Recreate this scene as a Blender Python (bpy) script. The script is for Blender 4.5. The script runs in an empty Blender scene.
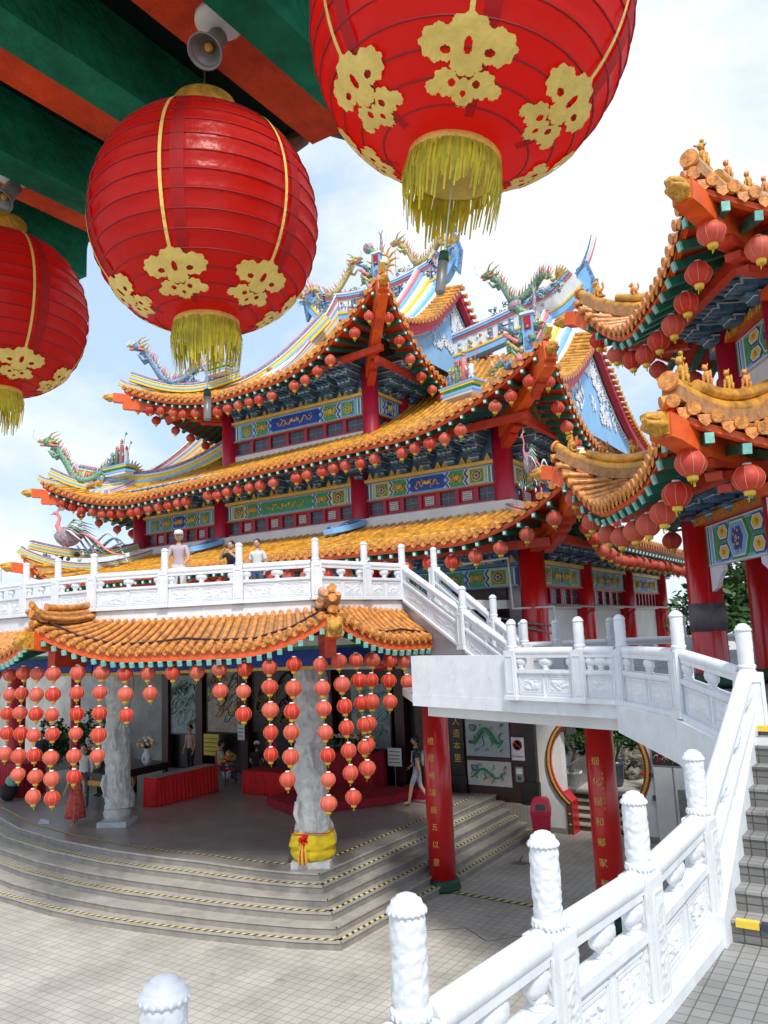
import bpy, bmesh, math, random
from math import sin, cos, pi, radians, sqrt, atan2
from mathutils import Vector, Matrix, noise
random.seed(7)
SC = bpy.context.scene; COL = SC.collection
CZ = 5.3; YAW = radians(32.6)
def yw(x, d):                      # camera-heading frame (right, ahead) to world
    s, c = sin(YAW), cos(YAW)
    return (x*c - d*s, x*s + d*c)
# ------------------------------------------------------------------ materials
MATS = {}
def mat(name, col, rough=.6, var=.12, nscale=6., bump=0., bscale=40., metal=0., trans=0., col2=None, spec=.5, coat=0.):
    if name in MATS: return MATS[name]
    m = bpy.data.materials.new(name); m.use_nodes = True
    nt = m.node_tree; N = nt.nodes; L = nt.links
    p = N['Principled BSDF']; out = N['Material Output']
    tc = N.new('ShaderNodeTexCoord'); no = N.new('ShaderNodeTexNoise')
    no.inputs['Scale'].default_value = nscale; no.inputs['Detail'].default_value = 6; no.inputs['Roughness'].default_value = .65
    L.new(tc.outputs['Object'], no.inputs['Vector'])
    mx = N.new('ShaderNodeMixRGB'); c = Vector(col)
    a = c*(1-var*1.6); b = Vector(col2) if col2 else Vector([min(1, v*(1+var)) for v in c])
    mx.inputs[1].default_value = (*a, 1); mx.inputs[2].default_value = (*b, 1)
    rp = N.new('ShaderNodeMapRange'); rp.inputs['From Min'].default_value = .3; rp.inputs['From Max'].default_value = .7
    L.new(no.outputs['Fac'], rp.inputs['Value']); L.new(rp.outputs[0], mx.inputs[0])
    L.new(mx.outputs[0], p.inputs['Base Color'])
    p.inputs['Roughness'].default_value = rough; p.inputs['Metallic'].default_value = metal
    p.inputs['Specular IOR Level'].default_value = spec
    if coat: p.inputs['Coat Weight'].default_value = coat; p.inputs['Coat Roughness'].default_value = .12
    if bump:
        n2 = N.new('ShaderNodeTexNoise'); n2.inputs['Scale'].default_value = bscale; n2.inputs['Detail'].default_value = 5
        L.new(tc.outputs['Object'], n2.inputs['Vector'])
        bp = N.new('ShaderNodeBump'); bp.inputs['Strength'].default_value = bump; bp.inputs['Distance'].default_value = .02
        L.new(n2.outputs['Fac'], bp.inputs['Height']); L.new(bp.outputs[0], p.inputs['Normal'])
    if trans:
        t = N.new('ShaderNodeBsdfTranslucent'); L.new(mx.outputs[0], t.inputs['Color'])
        ms = N.new('ShaderNodeMixShader'); ms.inputs[0].default_value = trans
        L.new(p.outputs[0], ms.inputs[1]); L.new(t.outputs[0], ms.inputs[2]); L.new(ms.outputs[0], out.inputs['Surface'])
    MATS[name] = m; return m
tile = mat('roof_tile_glaze', (.62,.23,.025), .3, .3, 9, .3, 30, coat=.3)
tile_y = mat('roof_tile_yellow', (.66,.3,.03), .35, .42, 3.2, .3, 30, coat=.3)
tile_lt = mat('tile_end', (.68,.26,.055), .42, .4, 14, .5, 60)
tile_n = mat('near_tile', (.6,.23,.045), .4, .42, 8, .5, 50, coat=.2)
under = mat('tile_under', (.4,.2,.08), .7, .3, 9)
orange = mat('orange_beam', (.72,.1,.012), .45, .15, 5, .1)
redor = mat('eave_red', (.55,.045,.012), .5, .2, 5, .1)
crim = mat('crimson_column', (.42,.006,.03), .42, .12, 3, .05)
red = mat('red_column', (.6,.006,.008), .28, .1, 2, .05, coat=.4)
redcloth = mat('red_cloth', (.62,.008,.012), .8, .15, 6, .3, 20)
crimcloth = mat('crimson_cloth', (.35,.005,.02), .85, .2, 4, .2, 20)
green = mat('rafter_green', (.008,.13,.085), .4, .25, 7, .1)
greenp = mat('rafter_green_light', (.2,.5,.42), .5, .2, 9)
dgreen = mat('dark_green', (.006,.06,.03), .5, .25, 9, .3)
blue = mat('bracket_blue', (.1,.22,.36), .5, .3, 8)
blue2 = mat('panel_blue', (.01,.06,.36), .45, .2, 9)
lblue = mat('light_blue', (.2,.45,.78), .6, .08, 3)
sky_b = mat('gable_blue', (.24,.47,.75), .7, .07, 2)
edge = mat('pale_edge', (.68,.74,.72), .6, .15, 12)
pgreen = mat('panel_green', (.05,.32,.13), .45, .2, 9)
gold = mat('gold_paint', (.78,.48,.09), .4, .2, 20, .3, 60)
goldd = mat('gold_dark', (.6,.29,.03), .45, .3, 25, .6, 50)
yellow = mat('yellow_paint', (.78,.55,.06), .5, .1, 8)
white = mat('white_paint', (.72,.74,.77), .5, .07, 3, .07, 60)
def grime(m,colr,lo,hi,fac,scale):
    nt=m.node_tree; N=nt.nodes; L=nt.links; p=N['Principled BSDF']; src=p.inputs['Base Color'].links[0].from_socket; tc=[n for n in N if n.type=='TEX_COORD'][0]
    no=N.new('ShaderNodeTexNoise'); no.inputs['Scale'].default_value=scale; no.inputs['Detail'].default_value=10; no.inputs['Roughness'].default_value=.7; mp=N.new('ShaderNodeMapping'); mp.inputs['Scale'].default_value=(1,1,.45)
    mr=N.new('ShaderNodeMapRange'); mr.inputs['From Min'].default_value=lo; mr.inputs['From Max'].default_value=hi; mr.inputs['To Max'].default_value=fac
    mx=N.new('ShaderNodeMixRGB'); mx.inputs[2].default_value=(*colr,1); L.new(tc.outputs['Object'],mp.inputs[0]); L.new(mp.outputs[0],no.inputs['Vector']); L.new(no.outputs['Fac'],mr.inputs['Value']); L.new(mr.outputs[0],mx.inputs[0]); L.new(src,mx.inputs[1]); L.new(mx.outputs[0],p.inputs['Base Color'])
grime(white,(.42,.4,.34),.56,.72,.5,7.)
grime(tile_n,(.1,.07,.04),.55,.75,.7,9.); grime(tile_y,(.14,.1,.03),.56,.75,.6,5.)
whitew = mat('white_wall', (.68,.68,.67), .75, .09, 1.2, .1)
pink = mat('pink_paint', (.68,.2,.22), .55, .12, 8)
dark = mat('dark_glass', (.045,.055,.08), .25, .25, 5)
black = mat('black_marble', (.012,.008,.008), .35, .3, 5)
maroon = mat('maroon_wood', (.05,.012,.012), .4, .3, 6)
stone = mat('carved_stone', (.55,.56,.56), .75, .18, 7, .5, 28)
stonef = mat('stage_floor', (.3,.275,.26), .28, .15, 1.5, .05)
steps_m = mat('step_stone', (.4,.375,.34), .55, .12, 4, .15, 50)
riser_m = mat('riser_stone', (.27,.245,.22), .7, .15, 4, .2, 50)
skin = mat('skin', (.5,.27,.17), .5, .06, 8)
hairm = mat('hair', (.012,.01,.01), .5, .2, 20)
leaf = mat('leaf', (.06,.15,.025), .5, .45, 10, trans=.3)
leafd = mat('leaf_dark', (.025,.07,.015), .5, .4, 10, trans=.2)
bark = mat('bark', (.12,.08,.05), .8, .3, 12, .5)
teal = mat('dragon_green', (.015,.2,.12), .45, .5, 16, .8, 22, col2=(.25,.5,.3))
dblue = mat('dragon_blue', (.015,.06,.3), .45, .5, 16, .8, 22, col2=(.25,.42,.65))
dyel = mat('dragon_yellow', (.55,.34,.03), .45, .5, 16, .8, 22, col2=(.75,.65,.25))
purple = mat('phoenix_purple', (.28,.09,.18), .5, .5, 16, .8, 22, col2=(.55,.45,.5))
grey = mat('grey_metal', (.24,.23,.22), .4, .15, 9, metal=.3)
brownm = mat('brown', (.12,.04,.02), .7, .3, 14, .4)
tapeg = mat('grey_tape', (.12,.1,.11), .5, .2, 12, .5, 30)
wood_l = mat('lamp_plastic', (.62,.6,.55), .5, .1, 9)
def lantern_mat(name, lo, hi, trans, rough=.55, bump=0, bs=30):
    m = mat(name, hi, rough, .1, 5, bump, bs, trans=trans)
    nt = m.node_tree; N = nt.nodes; L = nt.links
    oi = N.new('ShaderNodeObjectInfo'); mx = N.new('ShaderNodeMixRGB'); mx.inputs[1].default_value = (*lo,1)
    mx.inputs[2].default_value = (*hi,1)
    L.new(oi.outputs['Random'], mx.inputs[0])
    m2 = N.new('ShaderNodeMixRGB'); m2.blend_type = 'MULTIPLY'; m2.inputs[0].default_value = .18
    no = [n for n in N if n.type == 'TEX_NOISE'][0]; L.new(mx.outputs[0], m2.inputs[1]); L.new(no.outputs['Fac'], m2.inputs[2])
    for n in N:
        if n.type == 'BSDF_PRINCIPLED': L.new(m2.outputs[0], n.inputs['Base Color'])
        if n.type == 'BSDF_TRANSLUCENT': L.new(m2.outputs[0], n.inputs['Color'])
    return m
lant = lantern_mat('lantern_faded', (.78,.05,.033), (.88,.21,.15), .4)
lantbig = lantern_mat('lantern_red', (.95,.045,.03), (.96,.05,.033), .72, .3, .35, 14)
ringm = mat('lantern_wire', (.28,.005,.008), .6, .2, 9)
tassel = mat('tassel_yellow', (.78,.66,.05), .6, .2, 30, trans=.4)
tasselo = mat('tassel_olive', (.6,.54,.05), .6, .25, 30, trans=.4)
goldf = mat('gold_foil', (.85,.6,.14), .4, .12, 30, .3, 60)
pinkt = mat('faded_lantern_line', (.8,.42,.12), .6, .1, 9)

def grid_mat(name, c1, c2, mortar, w, h, off=0., ms=.012, rough=.6, bump=.35, rot=0., rx=0.):
    m = bpy.data.materials.new(name); m.use_nodes = True; N = m.node_tree.nodes; L = m.node_tree.links
    p = N['Principled BSDF']; tc = N.new('ShaderNodeTexCoord'); mp = N.new('ShaderNodeMapping'); mp.inputs['Rotation'].default_value = (rx,0,rot)
    br = N.new('ShaderNodeTexBrick'); br.offset = off; br.inputs['Scale'].default_value = 1
    br.inputs['Brick Width'].default_value = w; br.inputs['Row Height'].default_value = h; br.inputs['Mortar Size'].default_value = ms
    br.inputs['Mortar Smooth'].default_value = .3; br.inputs['Bias'].default_value = 0
    br.inputs['Color1'].default_value = (*c1,1); br.inputs['Color2'].default_value = (*c2,1); br.inputs['Mortar'].default_value = (*mortar,1)
    no = N.new('ShaderNodeTexNoise'); no.inputs['Scale'].default_value = .9; no.inputs['Detail'].default_value = 8
    L.new(tc.outputs['Object'], mp.inputs[0]); L.new(mp.outputs[0], br.inputs['Vector']); L.new(tc.outputs['Object'], no.inputs['Vector'])
    mr = N.new('ShaderNodeMapRange'); mr.inputs['From Min'].default_value = .3; mr.inputs['From Max'].default_value = .7; mr.inputs['To Min'].default_value = .72; mr.inputs['To Max'].default_value = 1.12
    L.new(no.outputs['Fac'], mr.inputs['Value'])
    mu = N.new('ShaderNodeMixRGB'); mu.blend_type = 'MULTIPLY'; mu.inputs[0].default_value = 1
    L.new(br.outputs['Color'], mu.inputs[1]); L.new(mr.outputs[0], mu.inputs[2]); L.new(mu.outputs[0], p.inputs['Base Color'])
    bp = N.new('ShaderNodeBump'); bp.invert = True; bp.inputs['Strength'].default_value = bump; bp.inputs['Distance'].default_value = .01
    L.new(br.outputs['Fac'], bp.inputs['Height']); L.new(bp.outputs[0], p.inputs['Normal'])
    p.inputs['Roughness'].default_value = rough
    MATS[name] = m; return m
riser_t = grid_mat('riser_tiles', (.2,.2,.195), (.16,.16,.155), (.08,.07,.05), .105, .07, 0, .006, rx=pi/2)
court_m = grid_mat('courtyard_tiles', (.53,.5,.445), (.47,.445,.4), (.3,.275,.24), .17, .17, 0, .008)
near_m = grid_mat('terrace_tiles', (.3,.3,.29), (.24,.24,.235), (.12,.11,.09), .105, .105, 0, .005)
wallt_m = grid_mat('small_wall_tiles', (.36,.34,.29), (.32,.3,.26), (.2,.18,.15), .1, .1, 0, .006)
for _m in(court_m,near_m): grime(_m,(.13,.115,.09),.56,.74,.55,2.2)
grime(steps_m,(.17,.15,.12),.54,.74,.5,3.)
def tape_mat():
    m = bpy.data.materials.new('hazard_tape'); m.use_nodes = True; N = m.node_tree.nodes; L = m.node_tree.links
    tc = N.new('ShaderNodeUVMap'); tc.uv_map = 'UV'
    wv = N.new('ShaderNodeTexWave'); wv.bands_direction = 'DIAGONAL'; wv.inputs['Scale'].default_value = .95
    cr = N.new('ShaderNodeValToRGB'); cr.color_ramp.interpolation = 'CONSTANT'
    cr.color_ramp.elements[0].color = (.03,.03,.03,1); cr.color_ramp.elements[1].color = (.72,.6,.22,1); cr.color_ramp.elements[1].position = .42
    L.new(tc.outputs[0], wv.inputs['Vector']); L.new(wv.outputs['Fac'], cr.inputs[0]); L.new(cr.outputs[0], N['Principled BSDF'].inputs['Base Color'])
    MATS['hazard_tape'] = m; return m
tapem = tape_mat()
# ------------------------------------------------------------------ mesh builder
class MB:
    def __init__(s, mats): s.v=[]; s.f=[]; s.mi=[]; s.uv=[]; s.mats=mats if isinstance(mats,(list,tuple)) else [mats]; s.sm=[]; s.T=None
    def m(s, mt):
        if mt is None: return 0
        if mt not in s.mats: s.mats = list(s.mats)+[mt]
        return s.mats.index(mt)
    def add(s, vs, fs, mt=None, smooth=False, uv=None):
        o = len(s.v); T = s.T; k = s.m(mt)
        for p in vs: s.v.append(T(Vector(p)) if T else Vector(p))
        for i, f in enumerate(fs):
            s.f.append([o+j for j in f]); s.mi.append(k); s.sm.append(smooth); s.uv.append(uv[i] if uv else None)
    def box(s, x0,x1,y0,y1,z0,z1, mt=None):
        s.add([(x0,y0,z0),(x1,y0,z0),(x1,y1,z0),(x0,y1,z0),(x0,y0,z1),(x1,y0,z1),(x1,y1,z1),(x0,y1,z1)],
              [(3,2,1,0),(4,5,6,7),(0,1,5,4),(1,2,6,5),(2,3,7,6),(3,0,4,7)], mt)
    def bar(s, p, q, w, h, mt=None, up=(0,0,1)):      # box from p to q
        p=Vector(p); q=Vector(q); d=(q-p).normalized(); u=Vector(up); r=d.cross(u)
        if r.length<1e-5: r=Vector((1,0,0))
        r.normalize(); u=r.cross(d).normalized(); r*=w/2; u*=h/2
        s.add([p-r-u,p+r-u,p+r+u,p-r+u,q-r-u,q+r-u,q+r+u,q-r+u],[(0,1,2,3),(7,6,5,4),(0,4,5,1),(1,5,6,2),(2,6,7,3),(3,7,4,0)],mt)
    def tube(s, pts, rad, n=8, mt=None, cap=True, flat=1.):
        pts=[Vector(p) for p in pts]; R=rad if isinstance(rad,(list,tuple)) else [rad]*len(pts)
        vs=[]; up=None
        for i,p in enumerate(pts):
            d=(pts[min(i+1,len(pts)-1)]-pts[max(i-1,0)])
            if d.length<1e-9: d=Vector((0,0,1))
            d.normalize()
            if up is None: up = Vector((0,0,1)) if abs(d.z)<.9 else Vector((1,0,0))
            r=d.cross(up)
            if r.length<1e-4: r=d.orthogonal()
            r.normalize(); up=r.cross(d).normalized()
            for k in range(n):
                a=2*pi*k/n; vs.append(p+r*cos(a)*R[i]+up*sin(a)*R[i]*flat)
        fs=[]
        for i in range(len(pts)-1):
            for k in range(n):
                a=i*n+k; b=i*n+(k+1)%n; fs.append((a,b,b+n,a+n))
        s.add(vs,fs,mt,True)
        if cap: s.add(vs[:n],[tuple(range(n-1,-1,-1))],mt); s.add(vs[-n:],[tuple(range(n))],mt)
    def lathe(s, prof, c=(0,0,0), n=16, mt=None, smooth=True, sx=1., sy=1., ph=0):
        vs=[]; fs=[]
        for r,z in prof:
            for k in range(n):
                a=2*pi*k/n+ph; vs.append((c[0]+r*cos(a)*sx,c[1]+r*sin(a)*sy,c[2]+z))
        for i in range(len(prof)-1):
            for k in range(n):
                a=i*n+k; b=i*n+(k+1)%n; fs.append((a,b,b+n,a+n))
        if prof[0][0]>1e-5: fs.append(tuple(range(n-1,-1,-1)))
        if prof[-1][0]>1e-5: fs.append(tuple((len(prof)-1)*n+k for k in range(n)))
        s.add(vs,fs,mt,smooth)
    def ball(s, c, r, mt=None, n=10, m=7, disp=0, seed=0):
        if not isinstance(r,(list,tuple)): r=(r,r,r)
        vs=[];fs=[]
        for i in range(m+1):
            t=pi*i/m
            for k in range(n):
                a=2*pi*k/n; d=Vector((sin(t)*cos(a),sin(t)*sin(a),-cos(t)))
                q=1+(disp*noise.noise(d*2.2+Vector((seed,seed*1.7,0))) if disp else 0)
                vs.append((c[0]+d.x*r[0]*q,c[1]+d.y*r[1]*q,c[2]+d.z*r[2]*q))
        for i in range(m):
            for k in range(n):
                a=i*n+k; b=i*n+(k+1)%n; fs.append((a,b,b+n,a+n))
        s.add(vs,fs,mt,True)
    def poly(s, pts, d, mt=None):     # extrude polygon (3D coplanar) by vector d
        n=len(pts); pts=[Vector(p) for p in pts]; d=Vector(d)
        fs=[tuple(range(n-1,-1,-1)),tuple(range(n,2*n))]+[(i,(i+1)%n,(i+1)%n+n,i+n) for i in range(n)]
        s.add(pts+[p+d for p in pts],fs,mt)
    def grid(s, fn, nu, nv, mt=None, smooth=True, closed=False):
        vs=[fn(i/nu,j/nv) for i in range(nu+1) for j in range(nv+1)]
        fs=[(i*(nv+1)+j,(i+1)*(nv+1)+j,(i+1)*(nv+1)+j+1,i*(nv+1)+j+1) for i in range(nu) for j in range(nv)]
        s.add(vs,fs,mt,smooth)
    def build(s, name, parent=None, loc=None, rot=None):
        me=bpy.data.meshes.new(name); me.from_pydata([tuple(v) for v in s.v],[],s.f)
        for mt in s.mats: me.materials.append(mt)
        me.polygons.foreach_set('material_index', s.mi); me.polygons.foreach_set('use_smooth', s.sm)
        if any(u for u in s.uv):
            ul=me.uv_layers.new(name='UV')
            for p in me.polygons:
                u=s.uv[p.index]
                if u:
                    for li,q in zip(p.loop_indices,u): ul.data[li].uv=q
        me.update()
        o=bpy.data.objects.new(name,me); COL.objects.link(o)
        if parent: o.parent=parent
        if loc: o.location=loc
        if rot: o.rotation_euler=rot
        return o
def tag(o, label=None, cat=None, group=None, kind=None):
    if label: o['label']=label
    if cat: o['category']=cat
    if group: o['group']=group
    if kind: o['kind']=kind
    return o
def empty(name, loc=(0,0,0), rz=0, label=None, cat=None, group=None, parent=None):
    o=bpy.data.objects.new(name,None); COL.objects.link(o); o.location=loc; o.rotation_euler=(0,0,rz); o.empty_display_size=.2
    if parent: o.parent=parent
    return tag(o,label,cat,group)
def structure(o): o['kind']='structure'; return o
ORD=['first','second','third','fourth','fifth','sixth','seventh','eighth','ninth','tenth','eleventh','twelfth','thirteenth','fourteenth','fifteenth','sixteenth','seventeenth','eighteenth','nineteenth','twentieth']
def ordw(i):
    if i<20: return ORD[i]
    tens=['','','twenty','thirty','forty','fifty'][(i+1)//10]; u=(i+1)%10
    return (tens+'-'+ORD[u-1]) if u else {'twenty':'twentieth','thirty':'thirtieth','forty':'fortieth','fifty':'fiftieth'}[tens]
# ------------------------------------------------------------------ sky, sun, camera
w=bpy.data.worlds.new('World'); SC.world=w; w.use_nodes=True; N=w.node_tree.nodes; L=w.node_tree.links
for n in list(N): N.remove(n)
out=N.new('ShaderNodeOutputWorld'); bg=N.new('ShaderNodeBackground'); st=N.new('ShaderNodeTexSky'); st.sky_type='NISHITA'; st.sun_disc=False
SUN_EL=radians(52); SUN_DIR=Vector((.72,-.69,0)).normalized()      # horizontal direction towards the sun
st.sun_elevation=SUN_EL; st.sun_rotation=atan2(SUN_DIR.x,SUN_DIR.y); st.air_density=1.0; st.dust_density=1.5
bg.inputs['Strength'].default_value=.15
tc=N.new('ShaderNodeTexCoord'); mp=N.new('ShaderNodeMapping'); mp.inputs['Scale'].default_value=(1,1,1.8); mp.inputs['Location'].default_value=(.4,1.3,.2)
no=N.new('ShaderNodeTexNoise'); no.inputs['Scale'].default_value=2.1; no.inputs['Detail'].default_value=9; no.inputs['Roughness'].default_value=.55; no.inputs['Distortion'].default_value=.25
cr=N.new('ShaderNodeValToRGB'); cr.color_ramp.elements[0].position=.45; cr.color_ramp.elements[0].color=(.15,.15,.15,1); cr.color_ramp.elements[1].position=.6; cr.color_ramp.elements[1].color=(.96,.96,.96,1)
mx=N.new('ShaderNodeMixRGB'); mx.inputs[2].default_value=(4.9,5.15,5.5,1)
L.new(tc.outputs['Generated'],mp.inputs[0]); L.new(mp.outputs[0],no.inputs['Vector']); L.new(no.outputs['Fac'],cr.inputs[0]); L.new(cr.outputs[0],mx.inputs[0])
hz=N.new('ShaderNodeMixRGB'); hz.inputs[0].default_value=.72; hz.inputs[2].default_value=(2.7,3.85,5.3,1); L.new(st.outputs[0],hz.inputs[1]); L.new(hz.outputs[0],mx.inputs[1]); L.new(mx.outputs[0],bg.inputs[0]); L.new(bg.outputs[0],out.inputs[0])
sl=bpy.data.lights.new('sun','SUN'); sl.energy=2.8; sl.angle=radians(10); sl.color=(1,.955,.88)
so=bpy.data.objects.new('sun',sl); COL.objects.link(so)
sd=Vector((SUN_DIR.x*cos(SUN_EL),SUN_DIR.y*cos(SUN_EL),sin(SUN_EL))); so.rotation_euler=sd.to_track_quat('Z','Y').to_euler(); so.location=(0,0,40)
cam=bpy.data.cameras.new('camera'); cam.sensor_fit='VERTICAL'; cam.sensor_height=36; cam.lens=790/1024*36; cam.clip_end=3000; cam.clip_start=.05
co=bpy.data.objects.new('camera',cam); COL.objects.link(co); SC.camera=co
P_=radians(8.69); R_=radians(2.44)
f=Vector((-sin(YAW)*cos(P_),cos(YAW)*cos(P_),sin(P_))); rt0=Vector((cos(YAW),sin(YAW),0)); up0=rt0.cross(f)
rt=rt0*cos(R_)-up0*sin(R_); up=up0*cos(R_)+rt0*sin(R_)
M=Matrix((rt,up,-f)).transposed().to_4x4(); M.translation=(0,0,CZ); co.matrix_world=M
SC.view_settings.view_transform='Standard'; SC.view_settings.look='None'; SC.view_settings.exposure=0.48; SC.view_settings.gamma=1
SC.cycles.max_bounces=8; SC.cycles.use_denoising=True
# ------------------------------------------------------------------ ground
b=MB(court_m); b.add([(-400,-400,0),(400,-400,0),(400,400,0),(-400,400,0)],[(0,1,2,3)]); structure(b.build('ground'))
# ------------------------------------------------------------------ lanterns
def lantern_meshes(big=False, n=16, rings=9):
    """unit lantern of diameter 1, hanging from z=0 (top of cap)"""
    body=MB([lant,pinkt]); H=.86
    prof=[]
    for i in range(rings*2+1):
        t=-1+2*i/(rings*2); th=t*1.18
        r=.5*cos(th)**.75; r*= (1-.012*(1-(i%2)))
        prof.append((max(r,.1),-.5+t*H/2*1.0))
    prof=[(r,z-.02) for r,z in prof]
    body.lathe(prof,n=n)
    for k in range(8):
        a=2*pi*k/8+.2
        pts=[((r+.006)*cos(a),(r+.006)*sin(a),z) for r,z in prof[1:-1:2]]
        body.tube(pts,.008,4,pinkt)
    cap=MB([goldf,yellow,white]); cap.lathe([(.14,-.085),(.15,-.03),(.13,.0),(.05,.01)],n=10,mt=white); col_=MB([yellow]); col_.lathe([(.17,-1.1),(.19,-.95),(.16,-.9)],n=10,mt=yellow)
    ts=MB([tassel]);
    for k in range(7):
        a=k*2.4; rr=.03+.08*((k*37%10)/10); ln=.1+.12*((k*53%10)/10)*(1 if k%3 else 1.8)
        ts.tube([(rr*cos(a),rr*sin(a),-1.03),(rr*1.1*cos(a),rr*1.1*sin(a),-1.03-ln)],.018,4)
    return body,cap,ts,col_
_b,_c,_t,_k=lantern_meshes()
proto=[]
for nm,mb in (('lantern_body',_b),('lantern_cap',_c),('tassel',_t),('lantern_collar',_k)):
    o=mb.build(nm); proto.append(o.data); bpy.data.objects.remove(o)
LCOUNT=[0]
def lantern(p, d, label, group, rz=None, sc=1.):
    e=empty('paper_lantern',p,rz if rz is not None else random.random()*6,label,'lantern',group)
    e.scale=(d*random.uniform(.97,1.03),)*2+(d*random.uniform(.95,1.03),); e.rotation_euler.x=random.uniform(-.05,.05); e.rotation_euler.y=random.uniform(-.05,.05)
    for nm,me in zip(('lantern_body','lantern_cap','tassel','lantern_collar'),proto):
        o=bpy.data.objects.new(nm,me); COL.objects.link(o); o.parent=e
    LCOUNT[0]+=1
    return e
# ------------------------------------------------------------------ ornaments
def dragon(name, parent, loc, rz, L_, body_m, belly_m, flip=1, label=None):
    b=MB([body_m,belly_m,dyel,pink,white,edge,goldd]); n=26; pts=[];rad=[]
    for i in range(n+1):
        t=i/n; x=(t-.5)*L_*.82; z=L_*(.13+.1*sin(t*9+.8)*(1-.3*t)+ .22*max(0,1-t*3.2)**1.4); y=L_*.03*sin(t*12)
        pts.append((x,y,z)); rad.append(L_*(.038+.006*sin(t*3) if t<.75 else .04*(1-(t-.75)*3)))
    b.tube(pts,rad,8,body_m)
    for i in range(2,n-1):
        p=Vector(pts[i])
        for dy in(-1,0,1):
            q=p+Vector((0,dy*.02*L_,.024*L_)); b.tube([q,q+Vector((.015*L_,dy*.02*L_,.035*L_)),q+Vector((.04*L_,dy*.03*L_,(.06+.02*(i%3))*L_))],[.009*L_,.006*L_,.001*L_],4,[pink,dyel,edge,orange][(i+dy)%4])
    for i in range(1,n,2):
        p=Vector(pts[i]); b.ball((p.x,p.y,p.z-.022*L_),(.028*L_,.032*L_,.022*L_),belly_m,6,4)
    h=Vector(pts[0])+Vector((-.03*L_,0,.05*L_)); k=L_
    b.ball(h,(.065*k,.045*k,.05*k),body_m,8,6,.4,1); b.ball(h+Vector((-.07*k,0,.012*k)),(.05*k,.035*k,.022*k),dyel,8,5,.3,2); b.ball(h+Vector((-.06*k,0,-.03*k)),(.04*k,.028*k,.014*k),pink,6,4)
    for sy in(-1,1):
        b.tube([h+Vector((0,sy*.025*k,.03*k)),h+Vector((.05*k,sy*.05*k,.08*k)),h+Vector((.11*k,sy*.05*k,.1*k))],[.012*k,.009*k,.003*k],5,dyel)
        b.tube([h+Vector((-.1*k,sy*.03*k,.01*k)),h+Vector((-.14*k,sy*.07*k,.05*k)),h+Vector((-.11*k,sy*.1*k,.12*k))],.004*k,4,white)
        b.ball(h+Vector((-.035*k,sy*.036*k,.03*k)),.013*k,white,6,4)
        b.tube([h+Vector((.02*k,sy*.03*k,-.01*k)),h+Vector((.08*k,sy*.05*k,.0*k)),h+Vector((.12*k,sy*.04*k,.03*k))],[.022*k,.016*k,.003*k],5,dyel)
        b.tube([h+Vector((.02*k,sy*.03*k,-.03*k)),h+Vector((.07*k,sy*.05*k,-.05*k)),h+Vector((.11*k,sy*.04*k,-.04*k))],[.018*k,.012*k,.003*k],5,pink)
        for (t,fz) in((.14,1),(.62,-1)):
            p=Vector(pts[int(t*n)]); q=p+Vector((-.07*k*fz,sy*.05*k,-.03*k)); r=q+Vector((-.04*k,sy*.01*k,(.06 if fz>0 else -.08)*k))
            b.tube([p,q,r],[.028*k,.018*k,.013*k],6,body_m)
            for a in(-.6,0,.6): b.tube([r,r+Vector((-.03*k,a*.03*k,.025*k*(1 if fz>0 else -1)))],[.007*k,.002*k],4,edge)
    e=Vector(pts[-1]); 
    for a in range(5):
        an=.2+a*.28; b.poly([e+Vector((0,0,-.01*k)),e+Vector((.1*k*cos(an),0,.1*k*sin(an))),e+Vector((.15*k*cos(an+.1),0,.15*k*sin(an+.1))),e+Vector((.05*k*cos(an+.5),0,.06*k*sin(an+.5)))],(0,.012*k,0),dyel if a%2 else goldd)
    rr=random.Random(int(L_*1000))
    for i in range(60):       # cloud scrolls under the body
        x=(rr.random()-.5)*k*.95; z=rr.random()*.1*k-.02*k; r=.022*k*(.6+rr.random())
        b.tube([(x+r*cos(a*.9)*(1-a/12),rr.uniform(-.02,.02)*k,z+r*sin(a*.9)*(1-a/12)) for a in range(8)],.006*k,4,[edge,lblue,body_m,dblue][i%4])
    o=b.build(name,parent,loc,(0,0,rz)); 
    if flip<0: o.scale=(-1,1,1)
    if label:o['label']=label
    return o
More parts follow.
